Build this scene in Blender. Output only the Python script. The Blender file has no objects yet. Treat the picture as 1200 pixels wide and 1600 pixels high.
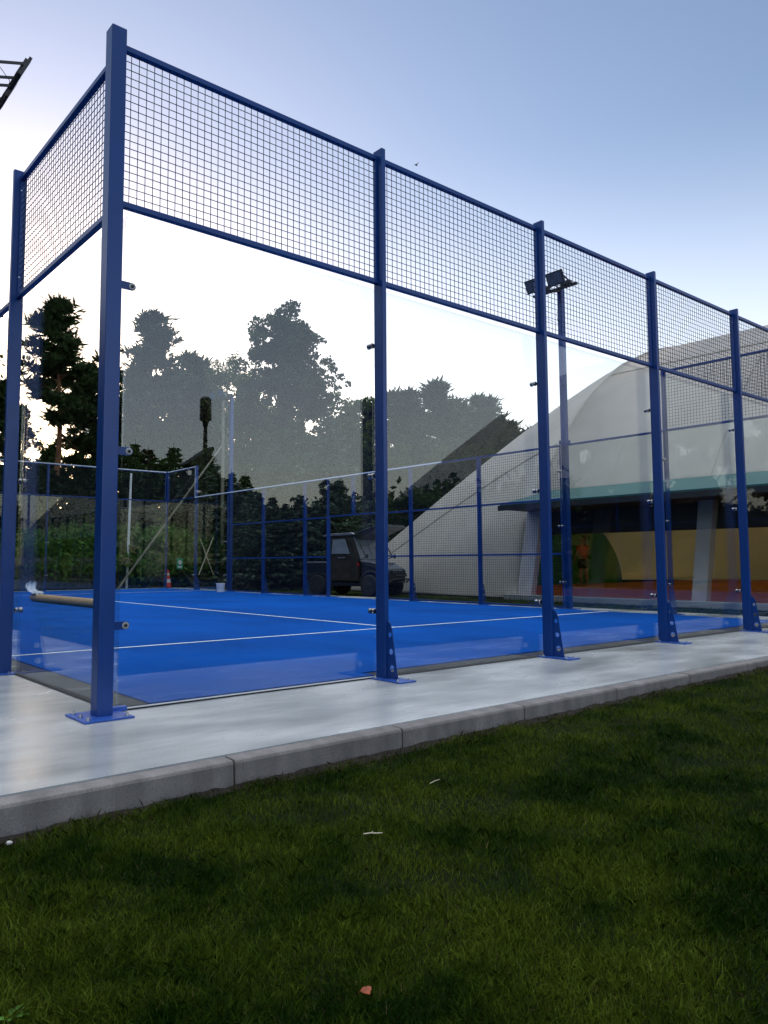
import bpy, bmesh, math, random
import numpy as np
from math import sin, cos, pi, radians as R
from mathutils import Vector, Matrix

S = bpy.context.scene
COL = S.collection

# ------------------------------------------------------------------ camera
cam_d = bpy.data.cameras.new('camera'); cam = bpy.data.objects.new('camera', cam_d); COL.objects.link(cam)
cam_d.sensor_fit = 'VERTICAL'; cam_d.sensor_height = 36.0
cam_d.lens = 36.0 * 1198.09 / 1600
cam_d.shift_x = 57.73 / 1600; cam_d.shift_y = -17.94 / 1600
cam_d.clip_start = 0.05; cam_d.clip_end = 3000
CAM = Vector((-1.8055, -4.3364, 0.8466))
yaw, pitch, roll = 0.8875, 0.0814, -0.0032
fw = Vector((cos(pitch) * cos(yaw), cos(pitch) * sin(yaw), sin(pitch)))
rt = Vector((sin(yaw), -cos(yaw), 0)); up = rt.cross(fw)
r2 = rt * cos(roll) + up * sin(roll); u2 = -rt * sin(roll) + up * cos(roll)
M = Matrix((r2, u2, -fw)).transposed().to_4x4(); M.translation = CAM
cam.matrix_world = M
S.camera = cam

# ------------------------------------------------------------------ sky, sun, exposure
SUN_AZ, SUN_EL = 74.0, 7.0          # azimuth counter-clockwise from +x
W = bpy.data.worlds.new('World'); S.world = W; W.use_nodes = True
nt = W.node_tree; nt.nodes.clear()
sky = nt.nodes.new('ShaderNodeTexSky'); sky.sky_type = 'NISHITA'; sky.sun_disc = False
sky.sun_elevation = R(SUN_EL); sky.sun_rotation = R(90 - SUN_AZ)
sky.altitude = 100; sky.air_density = 1.0; sky.dust_density = 1.2; sky.ozone_density = 2.2
bg = nt.nodes.new('ShaderNodeBackground'); bg.inputs['Strength'].default_value = 0.15
wo = nt.nodes.new('ShaderNodeOutputWorld')
gm = nt.nodes.new('ShaderNodeGamma'); gm.inputs[1].default_value = 0.97
tn = nt.nodes.new('ShaderNodeVectorMath'); tn.operation = 'MULTIPLY_ADD'
tn.inputs[1].default_value = (.60, .535, .55); tn.inputs[2].default_value = (.04, .04, .05)
nt.links.new(sky.outputs[0], gm.inputs[0]); nt.links.new(gm.outputs[0], tn.inputs[0]); 
tc = nt.nodes.new('ShaderNodeTexCoord'); sx = nt.nodes.new('ShaderNodeSeparateXYZ'); zr = nt.nodes.new('ShaderNodeMapRange'); zr.interpolation_type = 'SMOOTHSTEP'
zr.inputs[1].default_value = .64; zr.inputs[2].default_value = .86; zr.inputs[3].default_value = 0; zr.inputs[4].default_value = 1   # added overhead brightening, above the view, to lift the ground light
hi = nt.nodes.new('ShaderNodeVectorMath'); hi.operation = 'MULTIPLY_ADD'; hi.inputs[1].default_value = (3.5, 3.5, 3.5)
nt.links.new(tc.outputs['Generated'], sx.inputs[0]); nt.links.new(sx.outputs[2], zr.inputs[0]); nt.links.new(zr.outputs[0], hi.inputs[0])
hz = nt.nodes.new('ShaderNodeMapRange'); hz.interpolation_type = 'SMOOTHSTEP'; hz.inputs[1].default_value = .50; hz.inputs[2].default_value = .16
hz.inputs[3].default_value = 0; hz.inputs[4].default_value = 1; lo = nt.nodes.new('ShaderNodeVectorMath'); lo.operation = 'MULTIPLY_ADD'; lo.inputs[1].default_value = (.95, .82, .70)   # pale haze low in the sky
nt.links.new(sx.outputs[2], hz.inputs[0]); nt.links.new(hz.outputs[0], lo.inputs[0]); nt.links.new(tn.outputs[0], lo.inputs[2]); nt.links.new(lo.outputs[0], hi.inputs[2]); nt.links.new(hi.outputs[0], bg.inputs[0]); nt.links.new(bg.outputs[0], wo.inputs[0])
sun_d = bpy.data.lights.new('sun', 'SUN'); sun_d.energy = 0.6; sun_d.angle = R(3); sun_d.color = (1, .78, .55)
sun = bpy.data.objects.new('sun', sun_d); COL.objects.link(sun)
sdir = Vector((cos(R(SUN_EL)) * cos(R(SUN_AZ)), cos(R(SUN_EL)) * sin(R(SUN_AZ)), sin(R(SUN_EL))))
sun.rotation_euler = sdir.to_track_quat('Z', 'Y').to_euler(); sun.location = (0, 0, 30)
S.view_settings.view_transform = 'Standard'; S.view_settings.look = 'None'
S.view_settings.exposure = 1.9; S.view_settings.gamma = 1.0
S.render.engine = 'CYCLES'
cy = S.cycles
cy.use_denoising = True; cy.max_bounces = 10; cy.transparent_max_bounces = 32
cy.diffuse_bounces = 3; cy.glossy_bounces = 4; cy.transmission_bounces = 4
cy.use_adaptive_sampling = True; cy.adaptive_threshold = 0.004
cy.caustics_reflective = False; cy.caustics_refractive = False

rnd = random.Random(7)
rng = np.random.default_rng(11)

# ------------------------------------------------------------------ materials
def newmat(name):
    m = bpy.data.materials.new(name); m.use_nodes = True
    n = m.node_tree; b = n.nodes['Principled BSDF']
    return m, n, b
def noise(n, scale, detail=4, rough=.6, co='Object', vec=None):
    tc = n.nodes.new('ShaderNodeTexCoord'); t = n.nodes.new('ShaderNodeTexNoise')
    t.inputs['Scale'].default_value = scale; t.inputs['Detail'].default_value = detail
    t.inputs['Roughness'].default_value = rough
    if vec:
        mp = n.nodes.new('ShaderNodeMapping'); mp.inputs['Scale'].default_value = vec
        n.links.new(tc.outputs[co], mp.inputs[0]); n.links.new(mp.outputs[0], t.inputs['Vector'])
    else: n.links.new(tc.outputs[co], t.inputs['Vector'])
    return t
def ramp(n, src, stops):
    r = n.nodes.new('ShaderNodeValToRGB'); e = r.color_ramp.elements
    while len(e) < len(stops): e.new(.5)
    for k, (p, c) in enumerate(stops):
        e[k].position = p; e[k].color = (*c, 1) if len(c) == 3 else c
    n.links.new(src, r.inputs[0]); return r
def mixc(n, f, a, b, mode='MIX'):
    m = n.nodes.new('ShaderNodeMix'); m.data_type = 'RGBA'; m.blend_type = mode
    for sock, v in ((m.inputs[0], f), (m.inputs[6], a), (m.inputs[7], b)):
        if hasattr(v, 'links') or hasattr(v, 'is_linked'): n.links.new(v, sock)
        else: sock.default_value = v if not isinstance(v, tuple) else (*v, 1)
    return m.outputs[2]
def bump(n, b, src, strength=.3, dist=.01):
    bp = n.nodes.new('ShaderNodeBump'); bp.inputs['Strength'].default_value = strength; bp.inputs['Distance'].default_value = dist
    n.links.new(src, bp.inputs['Height']); n.links.new(bp.outputs[0], b.inputs['Normal']); return bp
def simple(name, c, rough=.5, metal=0., var=.25, scale=3., bstr=0., bscale=60., spec=.5, coat=0.):
    m, n, b = newmat(name)
    t = noise(n, scale)
    r = ramp(n, t.outputs[0], [(.3, tuple(x * (1 - var) for x in c)), (.7, tuple(min(1, x * (1 + var)) for x in c))])
    n.links.new(r.outputs[0], b.inputs['Base Color'])
    b.inputs['Roughness'].default_value = rough; b.inputs['Metallic'].default_value = metal
    b.inputs['Specular IOR Level'].default_value = spec; b.inputs['Coat Weight'].default_value = coat
    if bstr: bump(n, b, noise(n, bscale).outputs[0], bstr, .005)
    return m
MT = {}
MT['blue_steel'] = simple('blue_steel', (.005, .043, .205), .28, var=.12, scale=2.5, bstr=.05, bscale=300)
MT['plate_blue'] = simple('plate_blue', (.02, .085, .38), .34, var=.2, scale=9, bstr=.05, bscale=200)
MT['steel'] = simple('steel', (.55, .55, .56), .22, metal=1, var=.1)
MT['knob'] = simple('knob', (.30, .30, .31), .12, metal=1, var=.1)
MT['rubber'] = simple('rubber', (.012, .012, .013), .75, var=.3, scale=20, bstr=.3)
MT['black_metal'] = simple('black_metal', (.012, .012, .014), .45, var=.2)
MT['lamp_glass'] = simple('lamp_glass', (.09, .12, .17), .12, var=.3, scale=8)
MT['galv'] = simple('galv', (.36, .38, .39), .5, metal=.6, var=.15)
MT['pale_wood'] = simple('pale_wood', (.17, .16, .115), .8, var=.3, scale=5)
MT['wire'] = simple('wire', (.005, .009, .030), .5, var=.1)
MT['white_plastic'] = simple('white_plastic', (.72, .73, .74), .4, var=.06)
MT['cardboard'] = simple('cardboard', (.46, .31, .18), .7, var=.12, scale=8)
MT['film'] = simple('film', (.55, .62, .72), .2, var=.2, scale=12)
MT['cone_red'] = simple('cone_red', (.70, .05, .03), .5, var=.15)
MT['sign_green'] = simple('sign_green', (.02, .32, .17), .5, var=.05)
MT['cable'] = simple('cable', (.01, .01, .01), .6)
MT['teal'] = simple('teal', (.010, .085, .085), .55, var=.15, scale=1.2)
MT['dark_navy'] = simple('dark_navy', (.006, .008, .016), .6)
MT['leg_white'] = simple('leg_white', (.42, .42, .44), .6, var=.12, scale=3)
MT['green_net'] = simple('green_net', (.04, .30, .04), .85, var=.3, scale=1.5)
MT['beige'] = simple('beige', (.50, .43, .25), .8, var=.15, scale=.6)
MT['bark_red'] = simple('bark_red', (.21, .085, .045), .9, var=.5, scale=4, bstr=.8, bscale=14)
MT['bark'] = simple('bark', (.07, .05, .04), .9, var=.5, scale=4, bstr=.8, bscale=14)
MT['bark_birch'] = simple('bark_birch', (.55, .54, .5), .8, var=.5, scale=9)
MT['skin'] = simple('skin', (.45, .25, .17), .6, var=.05)
MT['hair'] = simple('hair', (.16, .09, .04), .7)
MT['shirt'] = simple('shirt', (.85, .12, .02), .8, var=.1)
MT['shorts'] = simple('shorts', (.015, .016, .022), .8)
MT['shoe'] = simple('shoe', (.5, .5, .5), .7)
MT['utv_body'] = simple('utv_body', (.010, .010, .011), .35, var=.4, scale=6, coat=.2)
MT['utv_cloth'] = simple('utv_cloth', (.016, .012, .011), .8, var=.7, scale=5, bstr=.6, bscale=9)
MT['utv_silver'] = simple('utv_silver', (.34, .34, .35), .35, metal=.7)
MT['utv_glass'] = simple('utv_glass', (.20, .23, .25), .08, var=.2)
MT['tail_red'] = simple('tail_red', (.35, .01, .01), .3)
MT['tyre'] = simple('tyre', (.012, .012, .012), .85, var=.3, scale=20, bstr=.5, bscale=40)
MT['stick'] = simple('stick', (.55, .48, .36), .8, var=.3, scale=30)
MT['orange_leaf'] = simple('orange_leaf', (.24, .045, .006), .6, var=.4, scale=40)
MT['stone'] = simple('stone', (.45, .44, .42), .8, var=.3, scale=30)
MT['bird'] = simple('bird', (.02, .02, .02), .8)

def glass_mat():
    m = bpy.data.materials.new('clear_glass'); m.use_nodes = True; n = m.node_tree; n.nodes.clear()
    o = n.nodes.new('ShaderNodeOutputMaterial'); mx = n.nodes.new('ShaderNodeMixShader')
    tr = n.nodes.new('ShaderNodeBsdfTransparent'); tr.inputs[0].default_value = (.965, .985, .975, 1)
    gl = n.nodes.new('ShaderNodeBsdfGlossy'); gl.inputs['Roughness'].default_value = 0.0
    gl.inputs[0].default_value = (1, 1, 1, 1)
    fr = n.nodes.new('ShaderNodeFresnel'); ge = n.nodes.new('ShaderNodeNewGeometry'); mr = n.nodes.new('ShaderNodeMapRange')
    mr.inputs[3].default_value = 1.63; mr.inputs[4].default_value = 1 / 1.63      # no refraction bend, so the rear face must not reflect totally
    n.links.new(ge.outputs['Backfacing'], mr.inputs[0]); n.links.new(mr.outputs[0], fr.inputs['IOR'])
    n.links.new(fr.outputs[0], mx.inputs[0]); n.links.new(tr.outputs[0], mx.inputs[1]); n.links.new(gl.outputs[0], mx.inputs[2])
    n.links.new(mx.outputs[0], o.inputs[0]); return m
MT['glass'] = glass_mat()

def mat_leaf(name, c1, c2, trans=.25, rough=.7, sc=.9, p0=.36, p1=.64):
    m, n, b = newmat(name)
    t = noise(n, sc, 5, .7)
    gi = n.nodes.new('ShaderNodeNewGeometry')
    r = ramp(n, t.outputs[0], [(p0, c1), (p1, c2)])
    mul = n.nodes.new('ShaderNodeMapRange'); mul.inputs[3].default_value = .35; mul.inputs[4].default_value = 1.6
    n.links.new(gi.outputs['Random Per Island'], mul.inputs[0])
    hs = n.nodes.new('ShaderNodeHueSaturation'); n.links.new(r.outputs[0], hs.inputs['Color']); n.links.new(mul.outputs[0], hs.inputs['Value'])
    n.links.new(hs.outputs[0], b.inputs['Base Color']); b.inputs['Roughness'].default_value = rough
    b.inputs['Specular IOR Level'].default_value = .10
    tl = n.nodes.new('ShaderNodeBsdfTranslucent'); n.links.new(hs.outputs[0], tl.inputs[0])
    mx = n.nodes.new('ShaderNodeMixShader'); mx.inputs[0].default_value = trans
    n.links.new(b.outputs[0], mx.inputs[1]); n.links.new(tl.outputs[0], mx.inputs[2])
    n.links.new(mx.outputs[0], n.nodes['Material Output'].inputs[0]); return m
MT['needle'] = mat_leaf('needle', (.016, .030, .012), (.035, .055, .020), .15)
MT['needle_blue'] = mat_leaf('needle_blue', (.035, .058, .040), (.075, .105, .075), .15)
MT['leaf_dark'] = mat_leaf('leaf_dark', (.020, .040, .012), (.045, .075, .020), .25)
MT['leaf_light'] = mat_leaf('leaf_light', (.055, .085, .022), (.11, .15, .04), .35)
MT['leaf_hedge'] = mat_leaf('leaf_hedge', (.035, .095, .015), (.085, .17, .03), .3)
MT['blade'] = mat_leaf('blade', (.012, .038, .002), (.098, .140, .012), .3, .6, 2.0, .40, .60)
MT['weed'] = mat_leaf('weed', (.05, .14, .02), (.08, .19, .03), .3, .5)
MT['dry'] = mat_leaf('dry', (.10, .085, .03), (.20, .165, .07), .2)
MT['dead'] = mat_leaf('dead', (.035, .022, .012), (.10, .07, .04), .1)

def mat_lawn():
    m, n, b = newmat('lawn_soil')
    a = noise(n, 2.2, 6, .7); c = noise(n, 38, 5, .8)
    g = ramp(n, a.outputs[0], [(.35, (.008, .014, .003)), (.55, (.012, .020, .004)), (.75, (.022, .020, .009))])
    s = ramp(n, c.outputs[0], [(.3, (.35, .35, .35)), (.75, (1.3, 1.3, 1.3))])
    n.links.new(mixc(n, 1.0, g.outputs[0], s.outputs[0], 'MULTIPLY'), b.inputs['Base Color'])
    b.inputs['Roughness'].default_value = .95; b.inputs['Specular IOR Level'].default_value = .1
    bump(n, b, c.outputs[0], .8, .03); return m
MT['lawn'] = mat_lawn()
def mat_soil():
    m, n, b = newmat('bare_soil')
    c = noise(n, 45, 6, .8); r = ramp(n, c.outputs[0], [(.3, (.014, .010, .008)), (.6, (.045, .033, .025)), (.8, (.09, .075, .06))])
    n.links.new(r.outputs[0], b.inputs['Base Color']); b.inputs['Roughness'].default_value = .95
    bump(n, b, c.outputs[0], 1, .03); return m
MT['soil'] = mat_soil()
def mat_concrete():
    m, n, b = newmat('trowelled_concrete')
    a = noise(n, 1.3, 3, .5, vec=(.7, 1.5, 1)); c = noise(n, 3.2, 8, .6, vec=(.6, 2.2, 1)); f = noise(n, 90, 3, .6)
    r1 = ramp(n, a.outputs[0], [(.28, (.30, .32, .33)), (.5, (.44, .46, .465)), (.72, (.58, .59, .585))])
    r3 = ramp(n, c.outputs[0], [(.25, (.80, .81, .82)), (.75, (1.08, 1.08, 1.07))])
    r4 = ramp(n, f.outputs[0], [(.28, (.86, .86, .86)), (.5, (1, 1, 1))])
    x = mixc(n, 1., r1.outputs[0], r3.outputs[0], 'MULTIPLY'); x = mixc(n, 1., x, r4.outputs[0], 'MULTIPLY')
    n.links.new(x, b.inputs['Base Color'])
    rr = ramp(n, a.outputs[0], [(.3, (.17,) * 3), (.75, (.34,) * 3)]); n.links.new(rr.outputs[0], b.inputs['Roughness'])
    b.inputs['Specular IOR Level'].default_value = .55
    bump(n, b, c.outputs[0], .10, .01); return m
MT['concrete'] = mat_concrete()
def mat_kerb():
    m, n, b = newmat('kerb_concrete')
    a = noise(n, 3.5, 6, .65); c = noise(n, 120, 3, .6); d = noise(n, 1.7, 3, .5, vec=(6, 1, .7))
    r1 = ramp(n, a.outputs[0], [(.2, (.12, .11, .105)), (.55, (.21, .195, .185)), (.85, (.32, .30, .28))])
    r2_ = ramp(n, c.outputs[0], [(.3, (.75,) * 3), (.6, (1.05,) * 3)])
    r3 = ramp(n, d.outputs[0], [(.35, (.8,) * 3), (.65, (1.1,) * 3)])
    x = mixc(n, 1., r1.outputs[0], r2_.outputs[0], 'MULTIPLY'); x = mixc(n, 1., x, r3.outputs[0], 'MULTIPLY')
    n.links.new(x, b.inputs['Base Color']); b.inputs['Roughness'].default_value = .7
    bump(n, b, c.outputs[0], .35, .004); return m
MT['kerb'] = mat_kerb()
def mat_turf():
    m, n, b = newmat('blue_turf')
    a = noise(n, 2.0, 5, .6, vec=(1, .25, 1)); c = noise(n, 160, 2, .8); d = noise(n, .5, 3, .5)
    r1 = ramp(n, a.outputs[0], [(.3, (0, .072, .37)), (.7, (.0003, .094, .45))])
    r2_ = ramp(n, c.outputs[0], [(.3, (.72,) * 3), (.7, (1.15,) * 3)])
    r3 = ramp(n, d.outputs[0], [(.35, (.82,) * 3), (.65, (1.08,) * 3)])
    x = mixc(n, 1., r1.outputs[0], r2_.outputs[0], 'MULTIPLY'); x = mixc(n, 1., x, r3.outputs[0], 'MULTIPLY')
    n.links.new(x, b.inputs['Base Color']); b.inputs['Roughness'].default_value = .9; b.inputs['Specular IOR Level'].default_value = .05
    bump(n, b, c.outputs[0], .5, .004); return m
MT['turf'] = mat_turf()
MT['line_white'] = simple('line_white', (.84, .88, .92), .85, var=.08, scale=50)
MT['clay'] = simple('clay', (.72, .22, .05), .9, var=.2, scale=1.)
def mat_membrane():
    m, n, b = newmat('membrane')
    a = noise(n, .35, 4, .6); s = noise(n, .9, 5, .6, vec=(2.5, 2.5, .35))
    r1 = ramp(n, a.outputs[0], [(.3, (.53, .52, .49)), (.7, (.61, .60, .57))])
    r3 = ramp(n, s.outputs[0], [(.3, (.86, .86, .87)), (.65, (1.0, 1., 1.))])
    x = mixc(n, 1., r1.outputs[0], r3.outputs[0], 'MULTIPLY'); n.links.new(x, b.inputs['Base Color'])
    b.inputs['Roughness'].default_value = .5
    bump(n, b, s.outputs[0], .15, .05)
    tl = n.nodes.new('ShaderNodeBsdfTranslucent'); tl.inputs[0].default_value = (.62, .54, .34, 1)
    mx = n.nodes.new('ShaderNodeMixShader'); mx.inputs[0].default_value = .40
    n.links.new(b.outputs[0], mx.inputs[1]); n.links.new(tl.outputs[0], mx.inputs[2])
    n.links.new(mx.outputs[0], n.nodes['Material Output'].inputs[0]); return m
MT['membrane'] = mat_membrane()
MT['panel_concrete'] = simple('panel_concrete', (.13, .13, .115), .85, var=.4, scale=6, bstr=.4, bscale=40)
MT['shed_wood'] = simple('shed_wood', (.055, .042, .034), .85, var=.5, scale=3)

# ------------------------------------------------------------------ mesh helpers
class MB:
    def __init__(s): s.v = []; s.f = []; s.n = 0
    def add(s, v, f):
        k = s.n; s.v.extend(tuple(p) for p in v); s.f.extend(tuple(i + k for i in q) for q in f); s.n += len(v)
        return s
    def box(s, x0, x1, y0, y1, z0, z1):
        return s.add([(x, y, z) for z in (z0, z1) for y in (y0, y1) for x in (x0, x1)],
                     [(0, 2, 3, 1), (4, 5, 7, 6), (0, 1, 5, 4), (2, 6, 7, 3), (0, 4, 6, 2), (1, 3, 7, 5)])
    def bar(s, a, b, w, h=None, upv=(0, 0, 1)):
        a = Vector(a); b = Vector(b); h = h or w; d = (b - a).normalized(); u = Vector(upv)
        if abs(d.dot(u)) > .99: u = Vector((1, 0, 0))
        r = d.cross(u).normalized(); q = r.cross(d)
        pts = [p + r * (i * w / 2) + q * (j * h / 2) for p in (a, b) for j in (-1, 1) for i in (-1, 1)]
        return s.add(pts, [(0, 2, 3, 1), (4, 5, 7, 6), (0, 1, 5, 4), (2, 6, 7, 3), (0, 4, 6, 2), (1, 3, 7, 5)])
    def tube(s, pts, rad, n=10, caps=True):
        pts = [Vector(p) for p in pts]; m = len(pts)
        if not hasattr(rad, '__len__'): rad = [rad] * m
        ref = Vector((0, 0, 1)); V = []
        d0 = (pts[-1] - pts[0]).normalized()
        if abs(d0.z) > .8: ref = Vector((1, 0, 0))
        for i, p in enumerate(pts):
            d = (pts[min(i + 1, m - 1)] - pts[max(i - 1, 0)]).normalized()
            r = d.cross(ref).normalized(); q = d.cross(r)
            V += [p + (r * cos(2 * pi * k / n) + q * sin(2 * pi * k / n)) * rad[i] for k in range(n)]
        F = [(i * n + k, i * n + (k + 1) % n, (i + 1) * n + (k + 1) % n, (i + 1) * n + k) for i in range(m - 1) for k in range(n)]
        if caps: F += [tuple(range(n)), tuple((m - 1) * n + k for k in reversed(range(n)))]
        return s.add(V, F)
    def lathe(s, c, axis, prof, n=20):
        c = Vector(c); ax = Vector(axis).normalized(); ref = Vector((0, 0, 1)) if abs(ax.z) < .9 else Vector((1, 0, 0))
        r = ax.cross(ref).normalized(); q = ax.cross(r); V = []; m = len(prof)
        for (t, rad) in prof:
            V += [c + ax * t + (r * cos(2 * pi * k / n) + q * sin(2 * pi * k / n)) * max(rad, 1e-4) for k in range(n)]
        F = [(i * n + k, i * n + (k + 1) % n, (i + 1) * n + (k + 1) % n, (i + 1) * n + k) for i in range(m - 1) for k in range(n)]
        F += [tuple(range(n)), tuple((m - 1) * n + k for k in reversed(range(n)))]
        return s.add(V, F)
    def prism(s, poly, off):      # poly: list of 3-D points, off: offset vector
        n = len(poly); off = Vector(off)
        V = [Vector(p) for p in poly] + [Vector(p) + off for p in poly]
        return s.add(V, [tuple(range(n))[::-1], tuple(range(n, 2 * n))] + [(i, (i + 1) % n, n + (i + 1) % n, n + i) for i in range(n)])
    def build(s, name, mat, parent=None, smooth=False, bevel=0, autosm=False):
        me = bpy.data.meshes.new(name); me.from_pydata([tuple(p) for p in s.v], [], s.f); me.update()
        bm = bmesh.new(); bm.from_mesh(me); bmesh.ops.recalc_face_normals(bm, faces=bm.faces)
        bm.to_mesh(me); bm.free()
        me.materials.append(MT[mat] if isinstance(mat, str) else mat)
        if smooth:
            me.polygons.foreach_set('use_smooth', [True] * len(me.polygons))
            me.set_sharp_from_angle(angle=R(40))
        o = bpy.data.objects.new(name, me); COL.objects.link(o)
        if parent is not None: o.parent = parent
        if bevel:
            bv = o.modifiers.new('bevel', 'BEVEL'); bv.width = bevel; bv.segments = 2; bv.limit_method = 'ANGLE'
        return o
def tag(o, label, cat, group=None, kind=None):
    if label: o['label'] = label
    if cat: o['category'] = cat
    if group: o['group'] = group
    if kind: o['kind'] = kind
    return o
def empty(name, loc=(0, 0, 0), rz=0., label=None, cat=None, group=None):
    o = bpy.data.objects.new(name, None); COL.objects.link(o); o.location = loc; o.rotation_euler = (0, 0, rz)
    o.empty_display_size = .2
    tag(o, label, cat, group); return o
def struct(o): o['kind'] = 'structure'; return o
def copy_tree(o, parent=None):
    c = o.copy(); COL.objects.link(c)
    if parent is not None: c.parent = parent
    for ch in list(o.children): copy_tree(ch, c)
    return c
def raw_mesh(name, V, F4, mat, parent=None, loc=None):   # fast numpy mesh of quads/tris
    V = np.asarray(V, np.float32).reshape(-1, 3); F4 = np.asarray(F4, np.int32); k = F4.shape[1]
    me = bpy.data.meshes.new(name); me.vertices.add(len(V)); me.vertices.foreach_set('co', V.ravel())
    me.loops.add(F4.size); me.loops.foreach_set('vertex_index', F4.ravel())
    me.polygons.add(len(F4)); me.polygons.foreach_set('loop_start', np.arange(0, F4.size, k, dtype=np.int32))
    me.update(calc_edges=True); me.materials.append(MT[mat] if isinstance(mat, str) else mat)
    o = bpy.data.objects.new(name, me); COL.objects.link(o)
    if parent is not None: o.parent = parent
    if loc is not None: o.location = loc
    return o

# ------------------------------------------------------------------ ground, slab, kerb, turf
def lawn_z(x, y):
    z = -.132 + .0085 * (np.clip(x, -3, 9) + 1)
    t = np.clip((y + 1.3) / 1.0, 0, 1); far = -.035
    z = z * (1 - t) + far * t
    return z
xs = np.r_[-900, -300, -100, -40, -20, -12, -8, np.arange(-6, 13, .25), 14, 16, 20, 30, 50, 100, 300, 900]
ys = np.r_[-900, -300, -100, -50, -30, -20, -12, -8, np.arange(-6, 2, .1), 3, 6, 12, 20, 24, 30, 50, 100, 300, 900]
XX, YY = np.meshgrid(xs, ys, indexing='ij')
bumpy = .008 * np.sin(XX * 5.1 + 1.3 * np.sin(YY * 3.7)) * np.sin(YY * 6.3) * (YY < -1.45)
ZZ = lawn_z(XX, YY) + bumpy
def lawn_h(x, y): return lawn_z(x, y) + .008 * np.sin(x * 5.1 + 1.3 * np.sin(y * 3.7)) * np.sin(y * 6.3) * (y < -1.45)
nx, ny = XX.shape
idx = np.arange(nx * ny).reshape(nx, ny)
F = np.stack([idx[:-1, :-1], idx[1:, :-1], idx[1:, 1:], idx[:-1, 1:]], -1).reshape(-1, 4)
g = raw_mesh('lawn', np.stack([XX, YY, ZZ], -1).reshape(-1, 3), F, 'lawn'); struct(g)

mb = MB(); mb.box(-1.10, 10.78, -1.285, 20.9, -.10, 0.0); struct(mb.build('pavement', 'concrete'))
# front kerb made of metre-long stones, and side kerb along the far edge of the slab
mb = MB()
def kerb_stone(x0, x1):
    j = rnd.uniform(-.002, .002); zt = rnd.uniform(-.006, -.002); r = .018
    y0, y1 = -1.375 + j, -1.288
    prof = [(y1, zt - .3), (y1, zt), (y0 + r, zt - .002), (y0 + r * .3, zt - r * .3), (y0, zt - r), (y0 - .006, zt - .3)]
    a = .004
    mb.add([(x0 + a, y, z) for y, z in prof] + [(x1 - a, y, z) for y, z in prof],
           [(0, 1, 2, 3, 4, 5), (11, 10, 9, 8, 7, 6)] + [(i, (i + 1) % 6, 6 + (i + 1) % 6, 6 + i) for i in range(6)])
kerb_stone(-1.19, -1.03)
for k in range(-1, 13): kerb_stone(k - .03, k + .97)
for k in range(0, 22): mb.box(-1.19, -1.105, -1.285 + k + .004, -.285 + k - .004, -.2, -.004)
struct(mb.build('kerb', 'kerb', bevel=.004))
mb = MB(); mb.box(-.01, 0, 0, 1, 0, 1)
# strip of bare soil against the kerb
V = []; n_ = 260; x_ = np.linspace(-1.2, 12, n_)
wd = .022 + .035 * np.abs(np.sin(x_ * 2.3)) + .03 * rng.random(n_)
for i in range(n_):
    for k, t in enumerate((0, .35, .7, 1)):
        y = -1.378 - wd[i] * t; V.append((x_[i], y, float(lawn_z(x_[i], y)) + (.014 - .012 * t) + rng.uniform(-.006, .006) * (k < 3)))
F = [(4 * i + k, 4 * i + k + 1, 4 * i + 5 + k, 4 * i + 4 + k) for i in range(n_ - 1) for k in range(3)]
o = raw_mesh('soil_strip', V, F, 'soil'); struct(o)

# turf carpet and painted lines
mb = MB(); mb.box(.02, 9.97, .03, 2.2, .0005, .012)
mb = MB()
mb.add([(x, y, z) for z in (.002, .014) for x, y in [(.235, .05), (2.02, .05), (2.02, .20), (9.94, .30), (9.99, 19.97), (.235, 19.97)]],
       [(0, 1, 2, 3, 4, 5)[::-1], (6, 7, 8, 9, 10, 11)] + [(i, (i + 1) % 6, 6 + (i + 1) % 6, 6 + i) for i in range(6)])
turf = struct(mb.build('court_surface', 'turf'))
mb = MB(); zl = .0178
for (x0, x1, y0, y1) in [(.24, 9.93, 3.03, 3.08), (4.975, 5.025, 3.08, 16.92), (.24, 9.93, 16.92, 16.97)]:
    mb.add([(x0, y0, zl), (x1, y0, zl), (x1, y1, zl), (x0, y1, zl)], [(0, 1, 2, 3)])
o = mb.build('court_lines', 'line_white'); struct(o)
mb = MB()   # black rubber edging left bare between carpet and glass
mb.add([(x, y, .0045) for x, y in [(-.02, -.02), (2.03, -.005), (2.03, .35), (.28, .35), (.28, 19.9), (-.02, 19.9)]], [(0, 1, 2, 3, 4, 5)])
mb.add([(x, y, .0045) for x, y in [(2.03, -.02), (10., -.02), (10., .36), (2.03, .36)]], [(0, 1, 2, 3)])
struct(mb.build('court_edging', 'rubber'))

mb = MB(); mb.box(-1.02, -.94, -1.17, -1.158, .0008, .0025); o = mb.build('paint_mark', 'cone_red'); tag(o, 'short orange paint mark on the concrete at the left edge', 'paint mark')

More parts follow.
